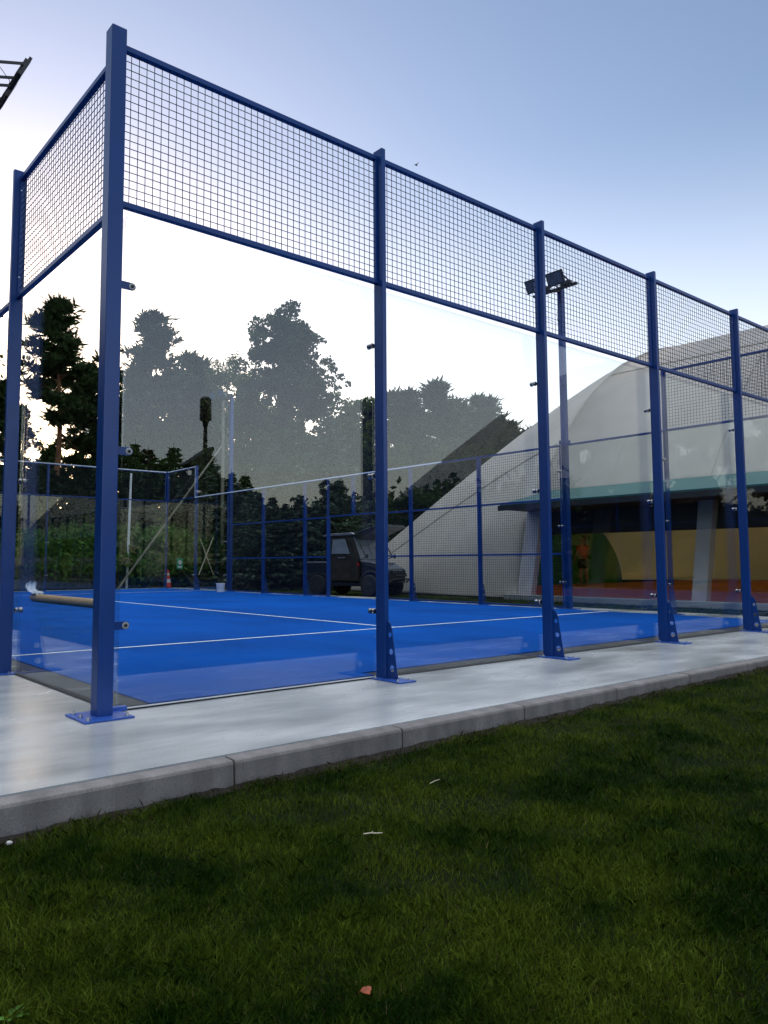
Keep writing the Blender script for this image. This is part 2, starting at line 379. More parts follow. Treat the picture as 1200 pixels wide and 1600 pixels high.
# ------------------------------------------------------------------ court walls
def mesh_wires(mb, s0, s1, z0, z1, y, pitch=.05, r=.0021):
    k = int(round((s1 - s0) / pitch))
    for i in range(1, k):
        x = s0 + (s1 - s0) * i / k; mb.box(x - r, x + r, y - r, y + r, z0, z1)
    k = int(round((z1 - z0) / pitch))
    for i in range(1, k):
        z = z0 + (z1 - z0) * i / k; mb.box(s0, s1, y + r * .9, y + r * 2.9, z - r, z + r)
def mesh_panel(root, s0, s1, z0, z1, o, rails=(), pitch=.05, wr=.0021):
    """o: +1/-1 is the local y direction that points out of the court"""
    ya, yb = sorted((o * .035, o * .075)); t = .036
    fr = MB()
    fr.box(s0, s1, ya, yb, z1 - t, z1)
    fr.box(s0, s1, ya, yb, z0, z0 + t)
    yc, yd = sorted((o * .042, o * .070))
    fr.box(s0, s0 + .022, yc, yd, z0 + t, z1 - t); fr.box(s1 - .022, s1, yc, yd, z0 + t, z1 - t)
    for z in rails: fr.box(s0 + .022, s1 - .022, ya, yb, z - t / 2, z + t / 2)
    f = fr.build('mesh_panel', 'blue_steel', root, bevel=.003)
    w = MB(); mesh_wires(w, s0 + .022, s1 - .022, z0 + t, z1 - t, o * .055, pitch, wr)
    w.build('wire_mesh', 'wire', f)
    return f
def glass_panel(root, s0, s1, z0, z1, o):
    mb = MB(); a, b = sorted((-o * .002, -o * .014)); mb.box(s0, s1, a, b, z0, z1)
    return mb.build('glass_panel', 'glass', root)
def post(root, s, h, o, gusset=True, glass=True, bolts=True):
    mb = MB(); a, b = sorted((o * .02, o * .12)); mb.box(s - .02, s + .02, a, b, .008, h)
    p = mb.build('post', 'blue_steel', root, bevel=.004)
    pl = MB(); a, b = sorted((o * .0, o * .34)); pl.box(s - .08, s + .08, a, b, .001, .0105)
    q = pl.build('base_plate', 'plate_blue', p, bevel=.002)
    if gusset:
        outl = [(.12, .42), (.135, .425), (.155, .41), (.175, .37)] + [(.185, .31), (.215, .12), (.235, .012), (.12, .012)]
        holes = [(.155, .325, .017), (.165, .205, .021), (.175, .085, .025)]
        # plate with three round holes, built as strips between the outline and the holes
        bm = bmesh.new(); es = []
        for ring in [outl] + [[(cx + r * cos(2 * pi * k / 14), cz + r * sin(2 * pi * k / 14)) for k in range(14)] for cx, cz, r in holes]:
            vs = [bm.verts.new((s - .003, o * y, z)) for y, z in ring]
            es += [bm.edges.new((vs[i], vs[(i + 1) % len(vs)])) for i in range(len(vs))]
        bmesh.ops.triangle_fill(bm, use_beauty=True, edges=es)
        ext = bmesh.ops.extrude_face_region(bm, geom=list(bm.faces))
        for v in ext['geom']:
            if isinstance(v, bmesh.types.BMVert): v.co.x += .006
        bmesh.ops.recalc_face_normals(bm, faces=bm.faces)
        me = bpy.data.meshes.new('gusset'); bm.to_mesh(me); bm.free(); me.materials.append(MT['blue_steel'])
        gob = bpy.data.objects.new('gusset', me); COL.objects.link(gob); gob.parent = p
    if bolts:
        b_ = MB()
        for ds in (-.055, .055):
            for yy in (.05, .29): b_.lathe((s + ds, o * yy, .0105), (0, 0, 1), [(0, .011), (.008, .011), (.0085, .006), (.016, .006)], 6)
        b_.build('anchor_bolts', 'steel', p)
    if h > 3.5:
        hb = MB()
        for z in (3.14, 3.86):
            for d in (-1, 1): hb.tube([(s + d * .02, o * .06, z), (s + d * .042, o * .066, z)], .006, 8)
        hb.build('panel_bolts', 'steel', p)
    return p
def clamp(root, s, z, o):
    mb = MB()
    mb.lathe((s, -o * .015, z), (0, -o, 0), [(0, .018), (.010, .021), (.024, .021), (.031, .013), (.033, .002)], 16)
    mb.lathe((s, -o * .001, z), (0, o, 0), [(0, .020), (.010, .022), (.017, .017), (.019, .004)], 16)
    return mb.build('glass_clamp', 'knob', root, smooth=True)

def build_wall(root, spec, o, far=False, corner0=True):
    """spec: list of (s0, s1, type)"""
    pitch, wr = (.05, .0019)
    for s0, s1, ty in spec:
        a = s0 + (.02 if s0 > .01 else -.06); b = s1 - .02
        if s0 < .01: a = .0
        if ty == 'G4':
            glass_panel(root, s0 + .004, s1 - .004, .014, 2.955, o); mesh_panel(root, max(a, s0 + .0), b, 2.97, 3.985, o, (), pitch, wr)
        elif ty == 'G3':
            glass_panel(root, s0 + .004, s1 - .004, .014, 2.955, o)
            fr = MB(); y0, y1 = sorted((o * .035, o * .075)); fr.box(a, b, y0, y1, 2.965, 3.0); fr.build('top_rail', 'blue_steel', root, bevel=.003)
        elif ty == 'M3': mesh_panel(root, a, b, .02, 3.0, o, (1.0, 2.0), pitch, wr)
        elif ty == 'MD': mesh_panel(root, a, b, 2.0, 3.0, o, (), pitch, wr)

# wall beside the lawn: five glass bays with mesh above
END = empty('court_wall', (0, 0, 0), 0, 'long blue-framed glass court wall facing the lawn, from the thick corner post to the right edge', 'court wall', 'walls of the padel court')
glass_panel(END, .004, 1.996, .014, 2.955, -1); mesh_panel(END, -.08, 1.98, 2.97, 3.985, -1, (), .05, .0019)
build_wall(END, [(2 * i, 2 * i + 2, 'G4') for i in range(1, 5)], -1)
for i in range(1, 5):
    post(END, 2 * i, 4.035, -1)
    for z in (2.5, 1.5, .49):
        for d in (-1,): clamp(END, 2 * i + d * .026 + .0, z, -1)
# corner post
def corner_post(root, x0, y0, sx, sy):
    mb = MB(); mb.box(min(x0, x0 + sx * .092), max(x0, x0 + sx * .092), min(y0, y0 + sy * .10), max(y0, y0 + sy * .10), .008, 4.025)
    p = mb.build('corner_post', 'blue_steel', root, bevel=.006)
    cx, cy_ = x0 + sx * .046, y0 + sy * .05
    pl = MB(); pl.box(cx - .15, cx + .13, cy_ - .15, cy_ + .15, .001, .0115)
    pl.build('base_plate', 'plate_blue', p, bevel=.002)
    b_ = MB()
    for dx, dy in ((-.12, -.12), (.10, -.12), (-.12, .10), (.10, .10), (-.12, -.01)):
        b_.lathe((cx + dx, cy_ + dy, .0115), (0, 0, 1), [(0, .013), (.009, .013), (.0095, .007), (.02, .007)], 6)
    b_.build('anchor_bolts', 'steel', p)
    w = MB(); w.lathe((cx, cy_, .0112), (0, 0, 1), [(0, .075), (.006, .062), (.012, .055)], 4)
    return p
cp = corner_post(END, -.172, -.158, 1, 1)
for z in (2.51, 1.51, .49):
    br = MB()
    pts = [(-.08, z - .024), (.035, z - .024)] + [(.035 + .024 * cos(t), z + .024 * sin(t)) for t in np.linspace(-pi / 2 + .3, pi / 2 - .3, 7)] + [(.035, z + .024), (-.08, z + .024)]
    br.prism([(x, -.034, zz) for x, zz in pts], (0, .008, 0))
    b = br.build('glass_bracket', 'blue_steel', END, bevel=.001)
    w = MB(); w.lathe((.034, -.034, z), (0, -1, 0), [(0, .021), (.003, .021), (.0035, .019)], 24); w.build('washer', 'galv', b, smooth=True)
    w = MB(); w.lathe((.034, -.0375, z), (0, -1, 0), [(0, .010), (.006, .009), (.007, .005)], 12); w.build('screw', 'black_metal', b, smooth=True)
    w = MB(); w.tube([(.034, -.026, z), (.034, -.002, z)], .009, 10); w.build('spacer', 'steel', b, smooth=True)
mb = MB(); mb.box(.06, 1.97, -.020, -.0145, .010, .017); mb.build('glass_edge_highlight', 'white_plastic', END)  # white strip drawn in as the highlight on the lower glass edge
mb = MB(); mb.box(.06, 1.97, -.022, -.001, .001, .0095); mb.build('setting_block', 'rubber', END)
# small foot bracket beside the corner plate
mb = MB(); mb.box(-.08, .05, -.045, .0, .004, .03); mb.build('foot_bracket', 'plate_blue', END, bevel=.002)
# rails between corner post and the first bay
post(END, 10.06, 4.035, -1, gusset=False)

SIDE = empty('court_wall', (0, 0, 0), pi / 2, 'blue-framed glass court wall running away on the left of the thick corner post', 'court wall', 'walls of the padel court')
sd = [(0, 2, 'G4'), (2, 4, 'G3'), (4, 6, 'M3'), (6, 8, 'M3'), (8, 9, 'M3'), (9, 11, 'MD'), (11, 12, 'M3'), (12, 14, 'M3'), (14, 16, 'M3'), (16, 18, 'G3'), (18, 20, 'G4')]
build_wall(SIDE, sd, 1)
mb = MB(); mb.box(-.06, .0, .035, .075, 3.949, 3.985); mb.box(-.06, .0, .035, .075, 2.97, 3.006); mb.build('rail_stub', 'blue_steel', SIDE)
for s in (2, 4, 6, 8, 9, 11, 12, 14, 16, 18):
    post(SIDE, s, 4.035 if s in (2, 18) else 3.0, 1)
    if s in (2, 4):
        for z in (2.5, 1.5, .49): clamp(SIDE, s - .032, z, 1)

FARS = empty('court_wall', (10, 0, 0), pi / 2, 'far long side of the court, blue mesh fence with a stepped top in front of the white hall', 'court wall', 'walls of the padel court')
build_wall(FARS, sd, -1, far=True)
for s in (2, 6, 8, 12, 14, 18): 
    post(FARS, s, 4.02 if s in (2, 18) else 3.0, -1, bolts=False)
for s in (9, 11): post(FARS, s, 2.0, -1, gusset=False, bolts=False)
mb = MB(); mb.box(9.98, 10.02, -.12, -.02, 2.0, 3.0); mb.build('post', 'blue_steel', FARS)
for s in (2, 4, 16, 18):
    for z in (2.5, 1.5, .49):
        for d in (-.032, .032): clamp(FARS, s + d, z, -1)

FARE = empty('court_wall', (0, 20, 0), 0, 'short end wall of the court farthest away, glass bays with mesh above before the dark trees', 'court wall', 'walls of the padel court')
build_wall(FARE, [(2 * i, 2 * i + 2, 'G4') for i in range(5)], 1, far=True)
for s in (2, 4, 6, 8, 10.04):
    post(FARE, s, 4.03, 1, bolts=False)
    for z in (2.5, 1.5, .49):
        for d in (-.034, .034): clamp(FARE, min(s, 9.99) + d * (1 if s < 10 else -1), z, 1)
mb = MB(); mb.box(-.14, -.04, -.0, .10, .0, 4.03); mb.build('corner_post', 'blue_steel', FARE)

mb = MB(); mb.box(7.0, 18.0, -.0345, -.016, 2.978, 3.004); mb.build('rail_highlight', 'line_white', FARS)  # white strips standing in for the bright highlight along the far rails
mb = MB(); mb.box(18.0, 18.018, -.0345, -.016, 2.978, 4.004); mb.build('rail_highlight', 'line_white', FARS)
mb = MB(); mb.box(18.018, 19.98, -.0345, -.016, 3.978, 4.004); mb.build('rail_highlight', 'line_white', FARS)
mb = MB(); mb.box(0.0, 9.98, .016, .0345, 3.978, 4.004); mb.build('rail_highlight', 'line_white', FARE)
# ------------------------------------------------------------------ floodlight masts
def mast(x, y, inward, label):
    e = empty('floodlight_mast', (x, y, 0), 0, label, 'floodlight mast', 'floodlight masts beside the court')
    mb = MB(); mb.box(-.05, .05, -.05, .05, .01, 5.95); mb.build('pole', 'blue_steel', e, bevel=.004)
    mb = MB(); mb.box(-.15, .15, -.15, .15, .001, .013); mb.build('base_plate', 'plate_blue', e)
    mb = MB(); mb.box(-.075, .075, -.075, .075, 3.02, 3.09); mb.build('collar', 'blue_steel', e, bevel=.003)
    mb = MB(); mb.bar((0, 0, 5.93), (inward * .22, 0, 5.88), .06); mb.box(inward * .22 - .03, inward * .22 + .03, -.5, .45, 5.86, 5.905)
    mb.build('crossbar', 'black_metal', e, bevel=.003)
    d2 = Vector((inward * .42, 0, .91)); nrm = Vector((inward * .91, 0, -.42))
    for yc in (-.27, .20):
        c = Vector((inward * .56, yc, 5.95)); w, h, t = .35, .25, .032
        mb = MB(); cs = [c + Vector((0, a * w / 2, 0)) + d2 * (b * h / 2) for a, b in ((-1, -1), (1, -1), (1, 1), (-1, 1))]
        mb.prism(cs, -nrm * t)
        for k in range(9):
            a_ = -w / 2 + .04 + k * (w - .08) / 8; p0 = c + Vector((0, a_, 0)) - d2 * h * .42 - nrm * (t + .012); mb.bar(p0, p0 + d2 * h * .84, .006, .024, upv=nrm)
        f = mb.build('floodlight', 'black_metal', e, bevel=.002)
        mb = MB(); cs = [c + nrm * .003 + Vector((0, a * (w - .05) / 2, 0)) + d2 * (b * (h - .05) / 2) for a, b in ((-1, -1), (1, -1), (1, 1), (-1, 1))]
        mb.prism(cs, -nrm * .002); mb.build('lamp_glass', 'lamp_glass', f)
        mb = MB()
        for a in (-1, 1):
            mb.bar(Vector((inward * .22, yc + a * .15, 5.88)), c + Vector((0, a * .15, 0)) - nrm * t + d2 * .03, .03, .012, upv=(0, 1, 0))
        mb.box(inward * .22 - .045, inward * .22 + .045, yc - .1, yc + .1, 5.91, 5.98)
        mb.build('bracket', 'black_metal', f, bevel=.002)
        mb = MB(); p0 = Vector((inward * .25, yc, 6.05)); p3 = Vector((inward * .02, .06, 5.3))
        mb.tube([p0, c - nrm * .06 - d2 * .15, c - nrm * .02 - d2 * .36, (p0 + p3) / 2 + Vector((inward * .16, 0, -.3)), p3], .0035, 6); mb.build('power_cable', 'cable', f)
    return e
mast(10.17, 4, -1, 'tall blue mast with twin black floodlights rising in front of the white hall')
mast(10.17, 16, -1, 'distant blue mast with floodlights at the far end of the mesh fence')
mast(-.17, 4, 1, 'black twin floodlight head hanging in at the upper left corner beside the mesh')
mast(-.17, 16, 1, 'tall blue mast left of the court near its far end')

# ------------------------------------------------------------------ tennis hall
PROF = np.array([(0, 0), (.5, 2.1), (1.3, 3.2), (2.1, 4.2), (3.3, 5.4), (4.9, 6.5), (6.8, 7.3), (8.8, 7.8), (11.3, 8.0)])
def smooth_prof(m=40):
    d = np.r_[0, np.cumsum(np.hypot(*np.diff(PROF, axis=0).T))]; d /= d[-1]
    t = np.linspace(0, 1, 200); a = np.interp(t, d, PROF[:, 0]); z = np.interp(t, d, PROF[:, 1])
    k = np.hanning(23); k /= k.sum()
    def sm(v):
        p = np.r_[2 * v[0] - v[11:0:-1], v, 2 * v[-1] - v[-2:-13:-1]] if v is a else np.r_[2 * v[0] - v[11:0:-1], v, v[-2:-13:-1]]
        return np.convolve(p, k, 'valid')
    a2, z2 = sm(a), sm(z); q = np.linspace(0, 1, m)
    return np.interp(q, t, a2), np.interp(q, t, z2)
HX, HY, HL = 13.2, 7.6, 17.6        # near ground edge, seam of the far cap, barrel length
PA, PZ = smooth_prof(41); PA[0] = 0; PZ[0] = 0; WH = 11.3
def cap_pt(t, s, L=11.):
    a, z = np.interp(t, np.linspace(0, 1, 41), PA), np.interp(t, np.linspace(0, 1, 41), PZ)
    ph = t * pi / 2; n = 4.; c, sn = max(cos(ph), 0) ** (2 / n), sin(ph) ** (2 / n)
    gx = WH * (1 - c); gy = L * sn
    return a * (1 - s) + gx * s, gy * s, z * (1 - s ** 1.15)
hall = empty('tennis_hall', (HX, HY, 0), 0, 'big white membrane tennis hall with a rounded end and a teal edge behind the court', 'tennis hall')
# barrel (opening below 2.3 m on the side that faces the court) + two caps
T = np.linspace(0, 1, 41)
def grid_mesh(fn, us, vs):
    V = [fn(u, v) for u in us for v in vs]; m = len(vs)
    return V, [(i * m + j, (i + 1) * m + j, (i + 1) * m + j + 1, i * m + j + 1) for i in range(len(us) - 1) for j in range(m - 1)]
mb = MB()
def prof_full(t):        # t 0..2 across both halves
    q = t if t <= 1 else 2 - t
    a, z = np.interp(q, T, PA), np.interp(q, T, PZ)
    return (a if t <= 1 else 2 * WH - a), z
tz = float(np.interp(2.38, PZ, T))
V, F = grid_mesh(lambda u, v: (prof_full(u)[0], -v + .03 * sin(v * 1.35) * 0, prof_full(u)[1] + .0), np.r_[np.linspace(tz, 1, 34), np.linspace(1, 2, 41)[1:]], np.linspace(0, HL, 9)); mb.add(V, F)
SS = np.linspace(0, 1, 22)
for side in (0, 1):
    for end in (0, 1):
        def f(t, s):
            x, y, z = cap_pt(t, s)
            if side: x = 2 * WH - x
            return (x, y if end == 0 else -HL - y, z)
        V, F = grid_mesh(f, T, SS); mb.add(V, F)
me = mb.build('membrane', 'membrane', hall, smooth=True)
so = me.modifiers.new('solid', 'SOLIDIFY'); so.thickness = .02
wl = me.modifiers.new('w', 'WEIGHTED_NORMAL') if False else None
# seams
mb = MB()
def seam(pts, r=.035): mb.tube(pts, r, 6)
for k in range(0, 5):
    y = -k * HL / 4; seam([Vector((*((lambda p: (p[0], y, p[1]))(prof_full(t))),)) + Vector((0, 0, .0)) for t in np.linspace(tz if k else tz, 2, 60)], .03 if k else .05)
seam([Vector(cap_pt(.30, s)) for s in SS], .03); seam([Vector(cap_pt(.62, s)) for s in SS], .03)
seam([(prof_full(.52)[0], -v, prof_full(.52)[1]) for v in (0, HL)], .03)
seam([(prof_full(.80)[0], -v, prof_full(.80)[1]) for v in (0, HL)], .03)
mb.build('seams', 'membrane', hall, smooth=True)
# canopy along the opening
mb = MB(); L0 = -.25
mb.prism([(-.62, -L0 - .3, 2.20), (.85, -L0 - .75, 2.60), (.85, -L0 - .75, 2.63), (-.62, -L0 - .3, 2.24)], (0, -HL, 0))
mb.build('canopy', 'teal', hall)
mb = MB(); mb.box(-.66, -.625, -HL, -.02, 2.08, 2.20); mb.box(-.62, 1.0, -HL, -.04, 2.10, 2.195)
mb.build('canopy_soffit', 'dark_navy', hall)
mb = MB(); mb.box(.75, .85, -HL + .2, -.15, 1.52, 2.09); mb.build('rolled_curtain', 'dark_navy', hall, bevel=.03)
for k in range(5):
    y = -.02 - k * 4.3 if k else 0.0
    mb = MB(); wy = .30 if k else .42
    mb.prism([(-.02, y - .02, 0), (.16, y - .02, 0), (.70, y - .02, 2.1), (.45, y - .02, 2.1)], (0, -wy, 0)); mb.build('leg', 'leg_white', hall, bevel=.01)
mb = MB(); mb.box(-.35, -.18, -HL, .1, -.06, .09); mb.build('threshold', 'galv', hall, bevel=.01)
mb = MB(); mb.box(-.17, 2 * WH - .3, -HL - .2, .1, -.05, .012); mb.box(.6, 2 * WH - .8, .1, 5.8, -.05, .012); mb.build('clay_floor', 'clay', hall)
mb = MB(); pts = [(5.5, 0.02), (5.5, 2.9)] + [(9.0 + 4.6 * sin(t * pi / 2), 2.9 * cos(t * pi / 2)) for t in np.linspace(.02, .995, 12)]
mb.prism([(x, 5.4, z) for x, z in pts], (0, .04, 0)); mb.build('green_backdrop', 'green_net', hall)
mb = MB(); mb.box(9.9, 9.98, 5.28, 5.36, .0, 2.15); mb.box(10.95, 11.03, 5.28, 5.36, .0, 2.15); mb.box(9.9, 11.03, 5.28, 5.36, 2.15, 2.24); mb.build('door_frame', 'leg_white', hall)
mb = MB(); mb.tube([(13, -3, 0), (13, -3, 1.07)], .04, 8); mb.build('net_post', 'black_metal', hall)

# player inside the hall
def skin_body(name, verts, edges, radii, mat, parent=None, sub=2):
    me = bpy.data.meshes.new(name); me.from_pydata(verts, edges, []); o = bpy.data.objects.new(name, me); COL.objects.link(o)
    sk = o.modifiers.new('skin', 'SKIN'); sk.use_smooth_shade = True
    for i, r in enumerate(radii): me.skin_vertices[0].data[i].radius = (r, r) if not isinstance(r, tuple) else r
    me.skin_vertices[0].data[0].use_root = True
    ss = o.modifiers.new('sub', 'SUBSURF'); ss.levels = sub; ss.render_levels = sub
    me.materials.append(MT[mat]); 
    if parent is not None: o.parent = parent
    return o
def person():
    v = [(0, 0, .98), (0, .01, 1.15), (0, .03, 1.36), (0, .02, 1.47), (0, .0, 1.53), (0, -.01, 1.62), (0, -.01, 1.72),
         (-.17, .02, 1.41), (-.27, -.03, 1.15), (-.22, -.20, .98), (-.20, -.27, .93),
         (.17, .02, 1.41), (.26, .0, 1.14), (.27, -.12, .92), (.27, -.16, .86),
         (-.10, 0, .90), (-.12, -.03, .52), (-.13, .03, .12), (-.13, -.07, .04), (-.13, -.18, .03),
         (.10, 0, .90), (.13, .02, .50), (.15, .08, .12), (.15, -.01, .04), (.15, -.12, .03)]
    e = [(0, 1), (1, 2), (2, 3), (3, 4), (4, 5), (5, 6), (2, 7), (7, 8), (8, 9), (9, 10), (2, 11), (11, 12), (12, 13), (13, 14), (0, 15), (15, 16), (16, 17), (17, 18), (18, 19), (0, 20), (20, 21), (21, 22), (22, 23), (23, 24)]
    r = [(.15, .11), (.135, .10), (.16, .11), (.06, .06), (.052, .055), (.085, .10), (.06, .07), .065, .045, .034, .03, .065, .045, .034, .03, .10, .065, .042, .04, .028, .10, .065, .042, .04, .028]
    b = skin_body('person', v, e, r, 'skin')
    # fingers: short skinned chains rooted in each palm
    fv, fe, fr = [], [], []
    for hx, hy, hz, sx in ((-.20, -.27, .93, 1), (.27, -.16, .86, -1)):
        for k in range(5):
            a = len(fv); off = (k - 1.5) * .018 if k < 4 else .035 * sx
            L = (.07, .078, .074, .06, .045)[k]
            base = (hx + off * .7, hy - .02, hz - (.01 if k < 4 else -.01))
            fv += [base, (base[0] + off * .2, base[1] - L * .55, base[2] - .012), (base[0] + off * .15, base[1] - L * .8, base[2] - .045)]
            fe += [(a, a + 1), (a + 1, a + 2)]; fr += [.010, .009, .007]
    me = bpy.data.meshes.new('fingers'); me.from_pydata(fv, fe, []); fo = bpy.data.objects.new('fingers', me); COL.objects.link(fo)
    sk = fo.modifiers.new('skin', 'SKIN')
    for i, q in enumerate(fr): me.skin_vertices[0].data[i].radius = (q, q)
    for i in range(0, len(fv), 3): me.skin_vertices[0].data[i].use_root = True
    fo.modifiers.new('sub', 'SUBSURF'); me.materials.append(MT['skin']); fo.parent = b
    s = skin_body('shirt', [(0, .01, 1.02), (0, .01, 1.18), (0, .03, 1.37), (0, .02, 1.46), (-.18, .02, 1.41), (-.24, -.01, 1.25), (.18, .02, 1.41), (.235, .01, 1.25)],
                  [(0, 1), (1, 2), (2, 3), (2, 4), (4, 5), (2, 6), (6, 7)], [(.168, .13), (.155, .12), (.18, .13), (.075, .075), .085, .07, .085, .07], 'shirt', b)
    h = skin_body('shorts', [(0, 0, 1.02), (0, 0, .92), (-.10, 0, .84), (-.12, -.02, .58), (.10, 0, .84), (.13, .01, .58)], [(0, 1), (1, 2), (2, 3), (1, 4), (4, 5)], [(.165, .13), (.16, .13), .125, .105, .125, .105], 'shorts', b)
    hr = MB(); hr.lathe((0, .018, 1.60), (0, 0, 1), [(0, .07), (.04, .098), (.09, .105), (.14, .085), (.165, .03)], 16); hr.build('hair', 'hair', b, smooth=True)
    fc = MB(); fc.lathe((0, -.105, 1.615), (0, -1, -.1), [(0, .018), (.02, .012), (.028, .004)], 8)
    fc.lathe((-.095, .0, 1.62), (-1, 0, 0), [(0, .022), (.012, .02)], 8); fc.lathe((.095, .0, 1.62), (1, 0, 0), [(0, .022), (.012, .02)], 8); fc.build('face', 'skin', b, smooth=True)
    for sx, yy in ((-.13, -.07), (.15, -.01)):
        m2 = MB(); m2.lathe((sx, yy + .1, .045), (0, -1, 0), [(0, .03), (.04, .05), (.16, .045), (.25, .04), (.285, .02)], 12); m2.build('shoe', 'shoe', b, smooth=True)
    rk = MB(); rk.tube([(-.20, -.30, .93), (-.34, -.42, .84)], .016, 8)
    ring = [Vector((-.34, -.42, .84)) + Vector((-.78, -.58, -.3)).normalized() * (.17 - .17 * cos(t)) + Vector((.2, .1, -.95)).normalized() * (.13 * sin(t)) for t in np.linspace(0, 2 * pi, 22)]
    rk.tube(ring, .010, 6); rr = rk.build('tennis_racket', 'black_metal')
    return b, rr
pb, rk = person()
PLOC = Vector((23.1, 12.35, .012))
for o_ in (pb, rk): o_.location = PLOC; o_.rotation_euler = (0, 0, R(160))
tag(pb, 'tennis player in an orange shirt and black shorts standing inside the white hall', 'person')
tag(rk, 'black tennis racket held by the player in the orange shirt', 'racket')

# ------------------------------------------------------------------ utility vehicle behind the court (local: +x is forward)
def utv(loc, rz):
    e = empty('utility_vehicle', loc, rz, 'black side-by-side utility vehicle with a dark soft cab parked behind the mesh fence', 'utility vehicle')
    def profile(name, pts, y0, y1, mat, bev=.02): 
        m = MB(); m.prism([(x, y0, z) for x, z in pts], (0, y1 - y0, 0)); return m.build(name, mat, e, bevel=bev)
    profile('chassis', [(-1.5, .36), (-1.5, .62), (-.5, .66), (-.45, .45), (.55, .42), (.7, .62), (1.35, .60), (1.48, .40), (1.2, .30), (-1.3, .30)], -.62, .62, 'utv_body')
    profile('bonnet', [(.62, .62), (.60, 1.05), (1.15, .98), (1.48, .82), (1.55, .62)], -.60, .60, 'utv_body', .05)
    profile('bonnet_trim', [(.62, 1.055), (1.12, .985), (1.12, 1.02), (.62, 1.095)], -.62, .62, 'utv_silver', .01)
    profile('grille', [(1.50, .45), (1.585, .47), (1.575, .78), (1.50, .80)], -.45, .45, 'black_metal', .02)
    profile('cargo_bed', [(-1.55, .66), (-1.58, 1.02), (-.62, 1.02), (-.60, .66)], -.68, .68, 'utv_body', .03)
    profile('bed_rail', [(-1.60, 1.02), (-.62, 1.02), (-.62, 1.06), (-1.60, 1.06)], -.70, .70, 'utv_silver', .01)
    # soft cab
    cab = [(-.60, .66), (-.66, 1.35), (-.58, 1.86), (.35, 1.90), (.62, 1.10), (.60, .45), (-.50, .45)]
    m = MB(); m.prism([(x, -.70, z) for x, z in cab], (0, 1.40, 0)); cb = m.build('cab', 'utv_cloth', e, bevel=.05)
    for y in (-.71, .71):
        m = MB(); m.tube([(-.45, y, .75), (-.50, y, 1.3), (-.42, y, 1.78)], .014, 6); m.tube([(.42, y, .62), (.45, y, 1.12), (.22, y, 1.78)], .014, 6); m.tube([(-.45, y, 1.22), (.0, y, 1.38), (.45, y, 1.2)], .010, 6); m.build('door_zip', 'black_metal', cb)
        m = MB(); m.prism([(-.40, y, 1.30), (-.36, y, 1.74), (.12, y, 1.76), (.30, y, 1.30)], (0, .012 * (1 if y > 0 else -1), 0)); m.build('side_window', 'utv_glass', cb)
        m = MB(); m.bar((-.15, y, 1.18), (.12, y, 1.18), .02, .03); m.build('door_handle', 'utv_silver', cb)
    m = MB(); m.prism([(.375, -.60, 1.82), (.64, -.60, 1.12), (.665, -.60, 1.13), (.40, -.60, 1.83)], (0, 1.2, 0)); ws = m.build('windscreen', 'utv_glass', e)
    m = MB(); m.bar((.41, -.64, 1.84), (.68, -.64, 1.10), .035); m.bar((.41, .64, 1.84), (.68, .64, 1.10), .035); m.bar((.68, -.64, 1.10), (.68, .64, 1.10), .03)
    m.bar((.54, -.60, 1.50), (.54, .60, 1.50), .014); m.bar((.41, .0, 1.84), (.68, .0, 1.10), .014); m.build('windscreen_frame', 'utv_silver', ws)
    m = MB(); m.prism([(-.75, -.74, 1.87), (-.55, -.74, 1.93), (.35, -.74, 1.95), (.48, -.74, 1.90), (.48, -.74, 1.875), (-.75, -.74, 1.85)], (0, 1.48, 0)); m.build('roof', 'utv_silver', e, bevel=.012)
    m = MB(); m.prism([(.40, -.66, 1.90), (1.42, -.66, 2.16), (1.52, -.66, 2.12), (1.20, -.66, 2.02), (.60, -.66, 1.78), (.44, -.66, 1.82)], (0, 1.32, 0)); m.build('raised_flap', 'utv_body', e, bevel=.015)
    m = MB(); m.prism([(.40, -.67, 1.915), (1.42, -.67, 2.175), (1.42, -.67, 2.185), (.40, -.67, 1.93)], (0, 1.34, 0)); m.build('flap_edge', 'utv_silver', e)
    for y in (-.72, .72):
        m = MB(); m.tube([(.62, y * .98, 1.72), (.92, y * 1.02, 1.20)], .016, 8); m.tube([(.62, y * .95, 1.08), (.92, y * 1.02, 1.20)], .014, 8)
        a = m.build('mirror_arm', 'black_metal', e); m = MB(); m.lathe((.96, y * 1.05, 1.22), (1, 0, 0), [(-.03, .03), (0, .07), (.03, .07), (.035, .03)], 14); m.build('mirror', 'black_metal', a, smooth=True)
    for x in (-1.0, 1.02):
        for y in (-.62, .62):
            m = MB(); s_ = 1 if y > 0 else -1
            m.lathe((x, y - s_ * .12, .33), (0, s_, 0), [(0, .20), (.0, .29), (.04, .33), (.20, .33), (.24, .29), (.24, .19)], 24); w = m.build('wheel', 'tyre', e, smooth=True)
            m = MB(); m.lathe((x, y + s_ * .095, .33), (0, s_, 0), [(0, .19), (.022, .185), (.02, .12), (.035, .05)], 16); m.build('rim', 'black_metal', w)
            m = MB(); m.tube([(x + .40 * cos(t), y, .36 + .40 * sin(t)) for t in np.linspace(.1, pi - .1, 12)], .05, 8); m.build('mudguard', 'black_metal', e, smooth=True)
    for y in (-.42, .42):
        m = MB(); m.lathe((1.50, y, .76), (1, 0, .1), [(0, .08), (.05, .085), (.07, .06)], 14); m.build('headlight', 'lamp_glass', e, smooth=True)
    m = MB(); m.tube([(1.58, -.5, .42), (1.72, -.42, .52), (1.74, .42, .52), (1.58, .5, .42)], .022, 8); m.tube([(1.58, -.35, .80), (1.72, -.3, .62), (1.72, .3, .62), (1.58, .35, .80)], .022, 8); m.build('bumper', 'black_metal', e, smooth=True)
